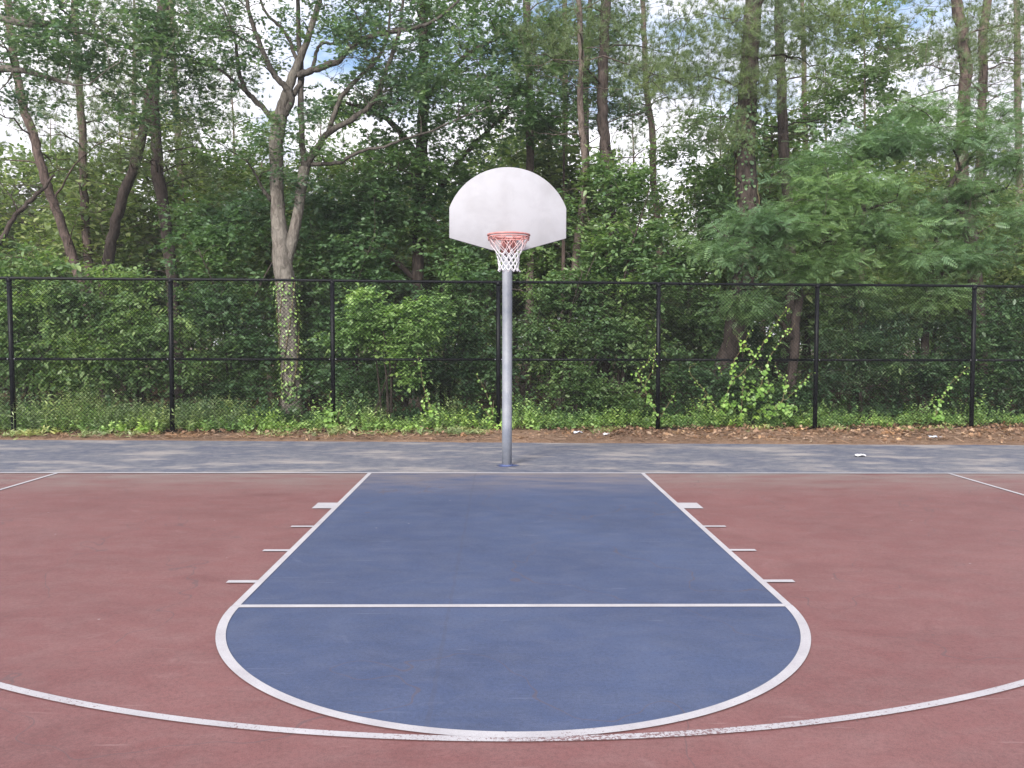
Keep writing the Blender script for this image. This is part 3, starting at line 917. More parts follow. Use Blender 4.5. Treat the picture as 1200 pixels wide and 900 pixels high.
def whorls(stem, lo, hi, n, r_lo, r_hi, rg, per=5, up=0.15):
    """pine branches: tiers of spreading clusters, shorter towards the top"""
    p, r = stem
    out = []
    for k in range(n):
        z = lo + (hi - lo) * (k + 0.5 * rg.rand()) / n
        i = int(np.argmin(abs(p[:, 2] - z)))
        L0 = r_lo + (r_hi - r_lo) * k / n
        a0 = rg.rand() * 2 * PI
        for j in range(per):
            a = a0 + j * 2 * PI / per + rg.randn() * 0.25
            L = L0 * (0.6 + 0.6 * rg.rand())
            for q in np.arange(L, 0.45 * L, -0.55):
                out.append(p[i] + np.array([math.cos(a) * q, math.sin(a) * q, up * q + 0.15 * rg.randn()]) + rg.randn(3) * 0.12)
    return np.array(out)

# ---- the pale forked oak left of the hoop
rg = R0(11)
d = 19.9
t1 = px_stem([(344, 490, 25.1), (341, 430, 23.5), (337, 370, 22.7), (333, 320, 23.5), (329, 280, 20.2), (325.5, 245, 16.2), (324.5, 200, 15.4), (324, 168, 16.2), (328, 140, 16.2),
              (335, 112, 11.7), (345, 85, 10.4), (356, 58, 7.8), (366, 28, 7.3), (376, -5, 6.2), (386, -70, 5.0), (392, -160, 3.4)], d, rg=rg, wob=0.006)
t2 = px_stem([(334, 312, 13.8), (342, 283, 13.0), (349, 250, 12.2), (353.5, 218, 12.2), (357, 196, 12.2)], d, False)
lm = [t1, t2]
L = lambda pts, dd=0.0: lm.append(px_stem(pts, d, False, rg=rg, wob=0.008, dd=dd))
L([(357, 196, 7.8), (354, 165, 7.0), (352.5, 120, 7.0), (353, 85, 6.2), (350.5, 45, 5.5), (349, 0, 4.7), (353, -60, 3.1)], 0.3)
L([(357, 198, 8.6), (371, 175, 7.8), (386, 155, 7.0), (412, 141, 6.6), (437, 119, 6.2), (450, 90, 5.5), (462, 55, 4.7), (470, 30, 3.9), (473, -10, 3.1), (480, -60, 2.3)], -0.8)
L([(384, 157, 6.2), (391, 136, 5.5), (402, 111, 5.5), (424, 88, 4.7), (440, 72, 4.3), (452, 50, 3.9), (456, 30, 3.1), (458, 0, 2.3)], 0.8)
L([(359, 192, 5.6), (380, 192, 4.6), (400, 190, 4.2), (421, 178, 3.8), (450, 172, 3.2), (470, 164, 3.0), (500, 155, 2.5), (545, 136, 2.3), (575, 124, 1.6)], -1.0)
L([(329, 142, 8.6), (336, 130, 7.8), (342, 116, 7.8), (333, 100, 7.4), (325, 92, 7.0), (313, 72, 6.2), (301, 42, 5.5), (293, 18, 4.7), (286, -30, 3.9), (280, -80, 3.1)], -0.7)
L([(326, 150, 7.0), (312, 130, 6.2), (297, 117, 6.2), (288, 105, 5.5), (280, 85, 5.1), (278, 62, 3.9), (274, 40, 3.1), (262, 10, 2.3)], 0.5)
L([(289, 107, 4.7), (275, 96, 3.9), (262, 85, 3.5), (247, 78, 2.7), (225, 74, 2.0)], -0.4)
L([(349, 88, 8.6), (362, 84, 7.8), (376, 79, 7.8), (395, 72, 7.4), (404, 64, 7.0), (414, 53, 6.6), (433, 43, 6.2), (460, 37, 5.5), (485, 33, 4.7), (505, 26, 3.9), (530, 8, 3.1), (555, -20, 2.3)], -0.9)
L([(343, 112, 6.2), (351, 98, 6.2), (351, 80, 5.5), (345, 62, 4.7), (336, 42, 3.9), (325, 28, 3.5), (310, 12, 3.1), (300, -20, 2.3)], 0.6)
L([(367, 78, 4.7), (372, 58, 3.9), (380, 50, 3.5), (400, 50, 3.1), (425, 30, 2.7), (437, 20, 2.3)], 0.5)
L([(318, 235, 5.5), (308, 222, 3.9), (300, 205, 2.7), (290, 190, 2.0)], -0.6)
tg = merge(pell(255, 40, d - 0.6, 1.7, 1.6, 1.3, 57, rg), pell(225, 110, d - 0.4, 1.3, 1.3, 0.8, 27, rg), pell(330, -60, d, 3.2, 3.0, 1.8, 136, rg),
           pell(460, -40, d - 0.6, 2.2, 2.2, 1.5, 79, rg), pell(520, 60, d - 1, 1.3, 1.3, 1.0, 36, rg), pell(340, 140, d - 0.7, 0.9, 0.6, 0.35, 11, rg),
           pell(335, 215, d - 0.4, 0.7, 0.7, 0.4, 7, rg), pell(300, 175, d - 0.6, 0.7, 0.8, 0.5, 10, rg), pell(400, 120, d + 0.8, 1.0, 0.8, 0.9, 15, rg),
           pell(320, 55, d + 0.5, 1.0, 1.0, 0.8, 10, rg), pell(560, 120, d - 1, 0.8, 0.8, 0.6, 12, rg), pell(420, 50, d - .9, 1.4, 1.0, 0.9, 28, rg), pell(380, 20, d - .5, 1.2, 1.0, 0.8, 18, rg), pell(460, 110, d - .9, 0.9, 0.8, 0.7, 17, rg), pell(345, 175, d - .5, 0.8, 0.6, 0.5, 8, rg))
dead = merge(pell(425, 60, d - 1.0, 1.3, 0.6, 1.1, 34, rg), pell(450, 115, d - 1.0, 0.7, 0.4, 0.8, 8, rg), pell(190, 95, d - 0.5, 1.2, 0.6, 0.9, 8, rg))
main_oak = plant('oak_tree', 'pale grey barked oak forking low into two stems, left of the hoop', 'oak tree', lm, tg, rg, T_OAK, M_BOAK, M_OAK, dead=dead, zmin=2.0, limb_bark=M_BOAKL,
                 size=0.12, ntw=5, nl=7, L=0.5)
# bare grey drooping twigs belong to it too; ivy round its foot is a plant of its own
def ivy(name, label, stem, lo, hi, n, rg, mat, size, spread=0.05, cat='ivy'):
    p, r = stem
    fine = spline(np.hstack([p, r[:, None]]), 4)
    p, r = fine[:, :3], fine[:, 3]
    ok = np.where((p[:, 2] > lo) & (p[:, 2] < hi))[0]
    o = empty(name, (p[ok[0]][0], p[ok[0]][1], 0), label, cat)
    i = ok[(rg.rand(n) ** 1.3 * len(ok)).astype(int)]
    a = rg.rand(n) * 2 * PI
    out = np.stack([np.cos(a), np.sin(a), 0 * a], 1)
    pos = p[i] + out * (r[i] + 0.02 + np.abs(rg.randn(n)) * spread)[:, None] + rg.randn(n, 3) * np.array([0, 0, 0.06])
    mb = MB()
    place(mb, T_ROUND, pos, norm(out * 0.4 + np.array([0, 0, -0.8]) + rg.randn(n, 3) * 0.3), norm(out + np.array([0, 0, 0.6]) + rg.randn(n, 3) * 0.3), size * (0.6 + 0.7 * rg.rand(n)))
    mb.build('leaves', mat, o)
    sm = MB()
    for k in range(4):
        a0 = rg.rand() * 6
        q = p[ok] + np.stack([np.cos(a0 + p[ok, 2] * 0.9), np.sin(a0 + p[ok, 2] * 0.9), 0 * a0 + 0 * p[ok, 2]], 1) * (r[ok] * 1.0 + 0.012)[:, None]
        if len(q) > 2: sm.tube(q, 0.010, 5)
    sm.build('stem', M_VSTEM, o, smooth=True)
    return o
ivy('ivy', 'green ivy climbing the pale forked oak behind the fence', t1, 0.4, 3.2, 620, rg, M_WEED, 0.062, 0.05)

# ---- near oaks whose leaves fill the upper left, stem out of the frame
rg = R0(12); d = 18.2
s0 = px_stem([(-165, 505, 40), (-160, 400, 34), (-150, 250, 30), (-130, 120, 26), (-110, 0, 22), (-80, -120, 16), (-60, -220, 10)], d, rg=rg, wob=0.01)
ls = [s0,
      px_stem([(-130, 125, 14), (-70, 95, 11), (-20, 82, 9), (25, 82, 7), (60, 92, 5), (90, 100, 3)], d, False, dd=-0.5, rg=rg, wob=0.01),
      px_stem([(-115, 20, 14), (-50, 10, 12), (20, 25, 9), (70, 30, 7), (120, 45, 5), (170, 60, 3)], d, False, dd=0.4, rg=rg, wob=0.01),
      px_stem([(-90, -80, 14), (0, -90, 11), (90, -80, 8), (170, -60, 5), (230, -40, 3)], d, False, dd=0.2, rg=rg, wob=0.01)]
tg = merge(pell(40, 45, d - 0.3, 1.9, 1.6, 1.0, 85, rg), pell(140, 60, d, 1.7, 1.4, 0.9, 62, rg), pell(100, -60, d, 3.2, 2.6, 1.4, 112, rg), pell(-120, 60, d, 2.2, 2.2, 2.2, 59, rg),
           pell(25, 120, d, 0.9, 0.9, 0.35, 10, rg), pell(200, 30, d + .3, 0.9, 0.9, 0.7, 19, rg), pell(150, 125, d + .3, 1.0, 0.9, 0.5, 14, rg))
plant('oak_tree', 'large oak at the left edge, its leafy limbs hanging over the pines', 'oak tree', ls, tg, rg, T_OAK, M_BOAK, M_OAK, zmin=2.5, size=0.125, ntw=5, nl=7, L=0.5)

# ---- pines at the left
def pine(label, path, d, bark, seed, top=3.5, lo=None, n=9, rlo=2.6, rhi=1.2, dead_n=26, deadlo=2.5, group='pines behind the left of the fence', extra=None, name='pine_tree', nt=9, size=0.2, deadr=(0.5, 1.8)):
    rg = R0(seed)
    st = px_stem([(u, v, w * (0.84 if u < 230 else 0.92)) for u, v, w in path], d, rg=rg, wob=0.012)
    p, r = st
    # the part above the picture: the stem runs on to its tip
    tipz = p[-1][2] + top
    q = np.stack([np.linspace(p[-1][0], p[-1][0] + 0.3 * rg.randn(), 8), np.linspace(p[-1][1], p[-1][1] + 0.3 * rg.randn(), 8), np.linspace(p[-1][2], tipz, 8)], 1)[1:]
    st = (np.vstack([p, q]), np.concatenate([r, np.linspace(r[-1], 0.02, 8)[1:]]))
    lo = lo or 0.55 * tipz
    tg = whorls(st, lo, tipz, n, rlo, rhi, rg)
    if extra is not None: tg = merge(tg, extra(rg))
    dead = around(st, deadlo, lo + 0.8, dead_n, deadr[0], deadr[1], rg, -0.05)
    return plant(name, label, 'pine tree', [st], tg, rg, 'pine', bark, M_PINE, group, dead=dead, zmin=1.5, crown_name='needles', size=size, nt=nt, spread=0.30, rk=0.008, r0=0.008, rise=0.1), st

PL = 'pines behind the left of the fence'
pine('crooked pine with a bent grey trunk, leftmost pine behind the fence', [(126, 476, 14), (115, 420, 14), (101, 352, 13), (84, 297, 13), (73, 267, 12), (60, 230, 12), (50, 200, 12), (40, 160, 12), (30, 133, 11), (20, 87, 11), (12, 30, 10), (6, -30, 9)],
     24, M_BPINE, 31, lo=6.2, rlo=2.8)
pine('slim straight pine between the crooked pine and the leaning pine', [(121, 470, 11), (114, 420, 11), (108, 365, 11), (102, 283, 11), (99, 233, 11), (97, 187, 10.5), (95, 133, 10), (90, 60, 9.5), (87, 0, 9), (84, -50, 8)], 25.5, M_BPINE, 32, lo=7.5)
pine('dark leaning pine tilting right, beside the slim straight pine', [(118, 475, 16), (121, 400, 15), (122, 350, 15), (128, 297, 15), (133, 273, 14), (143, 233, 14), (158, 193, 13), (168, 150, 12), (180, 80, 11), (190, 0, 10), (198, -60, 9)], 24.3, M_BDARK, 33, lo=8.5)
pine('thick rough pine with a kinked trunk, left of the pale forked oak', [(216, 478, 16), (209, 420, 16), (204, 365, 16), (199, 297, 16), (194.5, 267, 15.5), (190, 233, 16), (184, 200, 17), (184, 173, 14), (181, 120, 13), (185, 60, 12.5), (192, 15, 12), (195, -50, 11)], 22.8, M_BDARK, 34, lo=6.0, rlo=2.0, n=10)
pine('thin grey pine standing behind the thick kinked pine', [(221, 462, 9), (218, 400, 9), (215, 287, 9), (213, 233, 9), (210, 187, 8), (206, 120, 8), (203, 60, 7), (200, 0, 7)], 30, M_BFAR, 35, lo=7.5)
pine('slender pale pine showing through leaves below the leaning pine', [(153, 460, 7), (153, 330, 7), (152, 260, 7), (154, 210, 6), (156, 150, 6), (158, 60, 5)], 34, M_BFAR, 36, lo=9.5, dead_n=10)

# dead slanting tree at the left edge
rg = R0(37); d = 19.5
st = px_stem([(-60, 500, 9), (-52, 400, 9), (-26, 325, 7), (0, 284, 6), (15, 257, 5.5), (33, 238, 5), (50, 221, 4), (64, 205, 2.5)], d, rg=rg, wob=0.012)
plant('dead_tree', 'leafless dead tree slanting in from the left edge', 'dead tree', [st], np.zeros((0, 3)), rg, None, M_BDARK, None,
      dead=merge(pell(20, 250, d, 1.0, 0.7, 0.8, 14, rg), pell(-10, 230, d, 0.8, 0.7, 0.8, 10, rg), pell(40, 290, d, 0.5, 0.4, 0.5, 5, rg)), zmin=1.2)

# ---- the oak behind the board
rg = R0(41); d = 22.5
s0 = px_stem([(489, 482, 15), (488, 400, 15), (489, 330, 14), (491, 260, 14), (495, 170, 13), (496, 110, 12), (497, 20, 11), (499, -80, 9), (500, -180, 5)], d, rg=rg, wob=0.01)
ls = [s0,
      px_stem([(491, 270, 8), (515, 225, 7), (545, 180, 5.5), (575, 150, 4), (600, 120, 2.5)], d, False, dd=-1.2, rg=rg, wob=0.012),
      px_stem([(494, 190, 8), (465, 150, 7), (435, 130, 5), (405, 120, 3)], d, False, dd=-1.0, rg=rg, wob=0.012),
      px_stem([(496, 120, 8), (530, 80, 7), (570, 50, 5), (620, 30, 3)], d, False, dd=-0.8, rg=rg, wob=0.012),
      px_stem([(489, 330, 7), (455, 300, 6), (425, 290, 4.5), (395, 285, 2.5)], d, False, dd=-1.0, rg=rg, wob=0.012)]
tg = merge(pell(500, 200, d - 1.0, 2.2, 1.6, 1.1, 128, rg), pell(560, 130, d - 1.0, 1.6, 1.4, 1.1, 75, rg), pell(450, 250, d - .8, 1.7, 1.3, 1.0, 75, rg),
           pell(470, 110, d - .8, 1.5, 1.3, 1.3, 71, rg), pell(600, 70, d - .6, 1.7, 1.4, 1.3, 63, rg), pell(520, 20, d, 2.4, 2.0, 1.0, 75, rg), pell(500, -90, d, 3.0, 2.6, 1.6, 102, rg),
           pell(540, 275, d - .6, 1.5, 1.2, 0.8, 51, rg), pell(640, 140, d - .8, 1.1, 1.0, 0.9, 39, rg))
plant('oak_tree', 'dense dark leaved oak spreading behind the left of the backboard', 'oak tree', ls, tg, rg, T_OAK, M_BDARK, M_OAKD, zmin=2.0, size=0.14, ntw=5, nl=7, L=0.52)

# ---- pines right of the hoop
PM = 'pines behind the hoop and right of it'
pine('straight reddish pine rising directly behind the right of the hoop pole', [(609, 474, 12), (613, 450, 11), (619, 405, 10.5), (621, 330, 10.5), (621.5, 260, 10.5), (621, 200, 10), (620, 90, 9.5), (617, 0, 9), (616, -60, 8)], 23, M_BRED, 42, lo=8.0, group=PM, dead_n=14)
pine('slim ringed pine with a gentle curve, just right of the backboard', [(655, 485, 11), (659, 430, 10.5), (667, 345, 10), (674, 310, 10), (679, 266, 9.5), (684, 232, 9), (686.5, 203, 8.5), (684, 173, 8.5), (680, 115, 8), (681, 60, 7.5), (678, 0, 7), (676, -50, 6)], 20.5, M_BRED, 43, lo=8.3, group=PM, dead_n=14,
     rlo=1.6, n=6)
_, st708 = pine('tall dark pine with crooked black branches, second right of the backboard', [(705, 480, 17), (708, 400, 16), (711, 350, 15), (716, 300, 15), (713, 230, 14), (709, 168, 14), (706, 129, 14), (708, 60, 13), (710, 0, 12.5), (712, -70, 11)], 21.5, M_BDARK, 44, lo=7.9, group=PM, dead_n=24, deadlo=4.5,
     extra=lambda rg: merge(pell(690, 40, 21.5, 1.8, 1.4, 0.8, 26, rg), pell(640, 50, 21.5, 1.2, 1.2, 0.6, 14, rg)))
pine('thin bare pine against the bright sky gap, right of the dark crooked pine', [(781, 462, 10), (777, 380, 9.5), (774, 310, 9), (770, 251, 9), (766, 215, 8.5), (765, 181, 8.5), (764, 149, 8), (757, 105, 7.5), (756, 60, 7), (753, 0, 6)], 26.5, M_BPINE, 45, lo=9.0, rlo=1.8, n=7, group=PM, dead_n=26, deadlo=4.0,
     extra=lambda rg: merge(pell(770, 95, 26.5, 1.6, 1.4, 0.9, 26, rg), pell(740, 70, 26.5, 1.1, 1.1, 0.5, 10, rg)))
pine('far grey pine stem left of the tall dark pine', [(672, 455, 8), (668, 330, 8), (664, 230, 8), (662, 160, 7.5), (663, 80, 7), (662, 0, 6)], 31, M_BFAR, 46, lo=9.2, group=PM, dead_n=8)
pine('far dark pine stem close left of the tall dark pine', [(697, 455, 9), (694, 330, 9), (689, 230, 9), (686, 130, 8), (690, 40, 7)], 29, M_BDARK, 47, lo=9.5, group=PM, dead_n=8)

# ---- big dark pine at the right, ivy on its trunk
PR_ = 'pines behind the right of the fence'
def big_extra(rg):
    d = 20.5
    return merge(pell(850, 60, d - .5, 2.4, 1.6, 0.9, 60, rg), pell(800, 95, d - 1, 1.2, 1.2, 0.6, 20, rg), pell(940, 30, d - .5, 2.2, 1.6, 0.6, 44, rg), pell(830, 160, d - .8, 1.0, 0.9, 0.7, 22, rg),
                 pell(900, 105, d - .8, 1.2, 1.0, 0.5, 20, rg))
_, st875 = pine('broad dark pine trunk with ivy, thickest trunk right of the hoop', [(838, 478, 27), (848, 440, 27), (861, 392, 27), (873, 330, 28), (880, 290, 27), (877, 250, 27), (873, 187, 26), (874, 150, 25), (877, 110, 24), (880, 43, 22), (885, -20, 20), (888, -70, 18)], 20.3, M_BDARK, 51, lo=8.0, n=9, rlo=3.4, rhi=1.6,
     group=PR_, dead_n=22, deadlo=4.0, extra=big_extra, deadr=(0.8, 2.4))
rg = R0(52)
ivy('ivy', 'dark ivy wrapped round the thickest pine trunk right of the hoop', st875, 2.6, 7.5, 1300, rg, M_OAKD, 0.085, 0.16)
pine('second dark pine leaning close beside the thickest pine trunk', [(906, 476, 17), (912, 440, 17), (921, 400, 17), (928, 350, 16), (926, 280, 14), (918, 166, 13), (916, 100, 12), (913, 50, 11.5), (912, -30, 10)], 22.8, M_BDARK, 53, lo=8.6, group=PR_, dead_n=26, deadlo=4.5)
pine('thin far pine right of the two dark pine trunks', [(948, 455, 7), (946, 300, 7), (943, 153, 6.5), (942, 60, 6), (940, 0, 5)], 29, M_BPINE, 54, lo=9.5, group=PR_, dead_n=20, deadlo=5)
pine('twin stemmed pine, its paler trunk forking high at the right', [(1150, 478, 17), (1148, 400, 17), (1143, 330, 17), (1138, 280, 16), (1132, 247, 15.5), (1127, 187, 15), (1129.5, 133, 15), (1132, 77, 14.5), (1128, 43, 14), (1121, 0, 13), (1116, -50, 11)], 22.3, M_BPINE, 55, lo=8.3, group=PR_, dead_n=26, deadlo=5, name='pine_tree',
     extra=lambda rg: merge(pell(1100, 60, 22, 1.9, 1.4, 0.8, 22, rg), pell(1180, 40, 22, 1.5, 1.3, 0.8, 20, rg)))
pine('thinner trunk standing close right of the twin stemmed pine', [(1143, 470, 12), (1141, 330, 12), (1142, 265, 11), (1148, 200, 11), (1150, 133, 10.5), (1152, 93, 10.5), (1152, 43, 10.5), (1158, 0, 10), (1165, -40, 8)], 23.2, M_BPINE, 56, lo=8.8, group=PR_, dead_n=20, deadlo=5)
pine('slim pine at the right edge of the wood', [(1204, 465, 9), (1198, 330, 9), (1194, 200, 8.5), (1193, 110, 8), (1191, 0, 7)], 27, M_BFAR, 57, lo=8.4, group=PR_, dead_n=14, deadlo=4.5,
     extra=lambda rg: pell(1190, 70, 27, 1.8, 1.4, 1.0, 22, rg))

# ---- feathery locust trees at the right
def locust(label, stems, blobs, d, seed, group='feathery locust trees'):
    rg = R0(seed)
    ls = [px_stem(s, d, i == 0, rg=rg, wob=0.012, dd=dd) for i, (s, dd) in enumerate(stems)]
    tg = merge(*[pell(u, v, dd, rx * 1.12, ry * 1.1, rz * 0.95, int(n * 0.66), rg, 0.8) for u, v, dd, rx, ry, rz, n in blobs])
    return plant('locust_tree', label, 'locust tree', ls, tg, rg, T_FROND, M_BDARK, M_LOCUST, group, zmin=1.3, droop=0.12, crown_name='fronds',
                 size=0.23, ntw=6, nl=7, L=0.7, flat=0.3, tilt=0.45, side=0.9, rk=0.009)
locust('feathery blue green locust leaning over the right of the fence', [
    ([(925, 486, 13), (930, 420, 11), (934, 360, 10), (938, 320, 9), (943, 285, 8), (952, 255, 6), (975, 225, 4), (1010, 200, 3)], 0.0),
    ([(934, 345, 7), (950, 305, 6), (972, 275, 5), (1005, 250, 4), (1050, 235, 3)], -0.6),
    ([(938, 320, 6), (915, 295, 5), (880, 280, 4), (845, 275, 3)], -0.8),
    ([(932, 400, 6), (910, 370, 5), (890, 355, 4), (870, 350, 3)], -0.7),
    ([(943, 285, 5), (985, 285, 4.5), (1040, 290, 4), (1090, 300, 3)], -0.5)],
    [(905, 265, 17.9, 1.5, 0.9, 0.28, 60), (860, 290, 17.8, 1.0, 0.8, 0.22, 34), (1000, 220, 18.2, 1.5, 0.9, 0.3, 64), (960, 245, 18.0, 1.1, 0.8, 0.25, 40), (1040, 165, 18.8, 1.5, 1.0, 0.3, 40),
     (1020, 270, 18.0, 1.3, 0.8, 0.3, 48), (925, 315, 18.0, 1.0, 0.7, 0.25, 24), (880, 355, 18.0, 0.8, 0.6, 0.25, 22), (990, 340, 18.6, 0.9, 0.7, 0.4, 20), (1060, 300, 18.2, 1.0, 0.8, 0.3, 26),
     (980, 300, 18.1, 0.9, 0.7, 0.3, 24), (950, 195, 18.6, 1.0, 0.8, 0.25, 20), (1000, 170, 18.8, 1.0, 0.8, 0.25, 18)], 18.6, 61)
locust('feathery locust with hanging sprays before the twin stemmed pine', [
    ([(1082, 482, 11), (1084, 400, 9), (1090, 330, 8), (1100, 270, 7), (1115, 215, 5), (1140, 180, 3)], 0.0),
    ([(1088, 345, 6), (1110, 310, 5), (1140, 295, 4), (1165, 300, 3)], -0.6),
    ([(1100, 270, 5), (1135, 235, 4), (1180, 220, 3)], -0.4)],
    [(1125, 165, 19.4, 1.6, 1.0, 0.4, 56), (1090, 125, 19.6, 1.2, 0.9, 0.3, 26), (1170, 130, 19.6, 1.1, 0.9, 0.3, 20), (1175, 190, 19.2, 1.0, 0.9, 0.3, 30), (1140, 225, 19.2, 1.1, 0.9, 0.35, 34), (1130, 300, 18.9, 1.1, 0.8, 0.35, 40), (1085, 345, 18.9, 0.8, 0.7, 0.6, 26), (1100, 260, 19.3, 1.0, 0.8, 0.3, 26),
     (1210, 260, 19.2, 1.0, 0.8, 0.5, 24)], 19.6, 62)

# ---- young trees and shrubs
def shrub(name, label, cat, u, d, stems_n, h, blobs, tpl, leaf, seed, size=0.13, bark=M_BDARK, group=None, L=0.45, droop=0.2, spread=0.6, ntw=6, nl=7, tilt=0.4, flat=0.5, r=0.03):
    rg = R0(seed)
    b = at(u, 403, d); b[2] = -0.1
    ls = []
    for k in range(stems_n):
        a = rg.rand() * 2 * PI; q = spread * (0.3 + 0.7 * rg.rand()) * (k > 0 or stems_n > 1)
        top = b + np.array([math.cos(a) * q * h * 0.5, math.sin(a) * q * h * 0.5, h * (0.75 + 0.25 * rg.rand())])
        st = b + rg.randn(3) * np.array([0.12, 0.12, 0]) * (k > 0)
        mid = st * 0.55 + top * 0.45 + rg.randn(3) * np.array([0.1, 0.1, 0]) + np.array([0, 0, 0.12 * h]) - np.array([math.cos(a), math.sin(a), 0]) * q * 0.12 * h
        p = spline(np.array([st, mid, top]), 8)
        ls.append((p, np.linspace(r * (0.8 + 0.4 * rg.rand()), 0.008, len(p))))
    tg = merge(*[pell(uu, vv, dd, rx, ry, rz, n, rg) for uu, vv, dd, rx, ry, rz, n in blobs])
    return plant(name, label, cat, ls, tg, rg, tpl, bark, leaf, group, zmin=0.25, limb_from=99, size=size * 0.86, L=L, droop=droop, ntw=ntw, nl=nl, tilt=tilt, flat=flat, rk=0.008, r0=0.006, tip=0.004)

SH = 'bushes and saplings along the back of the fence'
shrub('sapling', 'light green sapling with drooping leaves at the left end of the fence', 'sapling', 40, 18.6, 4, 3.4,
      [(60, 365, 18.4, 1.2, 0.8, 0.75, 70), (20, 410, 18.2, 0.9, 0.7, 0.5, 34), (110, 405, 18.2, 0.9, 0.7, 0.45, 36), (80, 440, 18.1, 1.0, 0.6, 0.35, 28), (-10, 350, 18.6, 0.9, 0.9, 0.8, 40), (40, 310, 18.7, 1.0, 0.8, 0.5, 26)], T_OVATE, M_MAPLE, 71, 0.14, group=SH, droop=0.45)
shrub('sapling', 'slender sapling with light sprays in the second bay from the left', 'sapling', 165, 18.8, 3, 2.9,
      [(175, 385, 18.6, 0.9, 0.7, 0.5, 44), (140, 365, 18.8, 0.8, 0.7, 0.45, 30), (185, 430, 18.5, 0.9, 0.6, 0.4, 30), (150, 330, 19.2, 0.9, 0.7, 0.5, 30)], T_OVATE, M_MAPLE, 72, 0.13, group=SH, droop=0.4)
shrub('oak_sapling', 'blue green oak sapling crowding left of the pale forked oak', 'sapling', 275, 20.5, 3, 4.6,
      [(265, 360, 20.2, 1.3, 0.9, 0.8, 80), (250, 290, 20.6, 1.1, 0.9, 0.8, 60), (290, 410, 20.0, 0.9, 0.7, 0.5, 40), (235, 250, 21, 0.9, 0.9, 0.7, 36), (270, 455, 19.8, 1.0, 0.7, 0.5, 34), (300, 255, 21, 0.7, 0.7, 0.7, 26)], T_OAK, M_OAKD, 73, 0.15, group=SH, r=0.045)
shrub('oak_sapling', 'dark oak sapling close right of the pale forked oak', 'sapling', 410, 21.2, 3, 5.8,
      [(400, 300, 21, 1.2, 1.0, 1.0, 84), (385, 380, 20.6, 0.9, 0.8, 0.9, 56), (430, 235, 21.4, 1.1, 0.9, 0.9, 56), (375, 245, 21.4, 0.7, 0.7, 0.7, 30), (440, 350, 20.8, 0.9, 0.7, 0.8, 44), (370, 440, 20.2, 0.8, 0.7, 0.6, 30)], T_OAK, M_OAKD, 74, 0.15, group=SH, r=0.05)
shrub('bramble_bush', 'bright green arching bush behind the third full bay of the fence', 'bush', 455, 17.7, 5, 2.2,
      [(435, 385, 17.5, 0.75, 0.5, 0.42, 52), (475, 400, 17.4, 0.5, 0.4, 0.35, 24), (425, 350, 17.6, 0.35, 0.3, 0.2, 9), (500, 375, 17.5, 0.35, 0.35, 0.3, 12), (470, 360, 17.5, 0.5, 0.3, 0.18, 10), (400, 395, 17.6, 0.4, 0.4, 0.3, 12), (510, 355, 17.6, 0.28, 0.28, 0.15, 6), (480, 430, 17.4, 0.25, 0.25, 0.35, 8)], T_OVATE, M_BRIGHT, 75, 0.125, group=SH, droop=0.25, L=0.38)
shrub('bush', 'shady dark bush filling the bay left of the hoop pole', 'bush', 525, 19.6, 5, 2.9,
      [(530, 370, 19.4, 1.1, 0.8, 0.9, 70), (500, 440, 19.2, 1.2, 0.7, 0.6, 50), (560, 430, 19.2, 0.8, 0.7, 0.7, 44), (440, 450, 19.2, 1.0, 0.7, 0.5, 36), (550, 320, 19.8, 0.8, 0.8, 0.6, 36)], T_OVATE, M_OAKD, 76, 0.13, group=SH)
shrub('sapling', 'leafy green sapling right behind the hoop pole', 'sapling', 655, 19.8, 3, 4.2,
      [(650, 340, 19.6, 0.9, 0.8, 0.8, 52), (640, 400, 19.3, 0.9, 0.7, 0.6, 44), (610, 290, 20, 0.9, 0.8, 0.7, 36), (690, 390, 19.4, 0.8, 0.7, 0.6, 36), (660, 260, 20.2, 0.7, 0.7, 0.6, 24)], T_OVATE, M_MAPLE, 77, 0.13, group=SH)
shrub('bush', 'low spreading bush with pale sprays between pole and next fence post', 'bush', 680, 18.4, 5, 1.7,
      [(690, 455, 18.2, 0.9, 0.5, 0.28, 34), (660, 440, 18.3, 0.6, 0.5, 0.3, 18), (730, 470, 18.2, 0.7, 0.5, 0.3, 22)], T_OVATE, M_MAPLE, 78, 0.11, group=SH, L=0.35)
shrub('young_maple', 'fresh green young tree under the sky gap right of the backboard', 'young tree', 735, 20.0, 2, 6.0,
      [(735, 225, 20, 0.8, 0.7, 0.7, 40), (725, 290, 19.8, 1.0, 0.8, 0.7, 54), (760, 330, 19.6, 0.9, 0.8, 0.7, 48), (700, 340, 19.8, 0.8, 0.7, 0.7, 40), (740, 400, 19.3, 1.0, 0.7, 0.6, 44), (705, 200, 20.2, 0.6, 0.6, 0.5, 18), (760, 270, 20, 0.6, 0.6, 0.5, 18)], T_OVATE, M_MAPLE, 79, 0.14, group=SH, r=0.05)
shrub('young_maple', 'yellowish young tree between the thin bare pine and the thickest trunk', 'young tree', 815, 23, 2, 6.5,
      [(810, 230, 23, 1.0, 0.9, 0.9, 50), (800, 300, 22.8, 1.1, 0.9, 0.9, 60), (840, 270, 23, 0.9, 0.8, 0.9, 40), (815, 370, 22.4, 1.2, 0.9, 0.9, 56), (790, 180, 23.2, 0.6, 0.6, 0.5, 16), (845, 200, 22.4, 0.6, 0.6, 0.7, 24)], T_OVATE, M_MAPLE, 80, 0.14, group=SH, r=0.05)
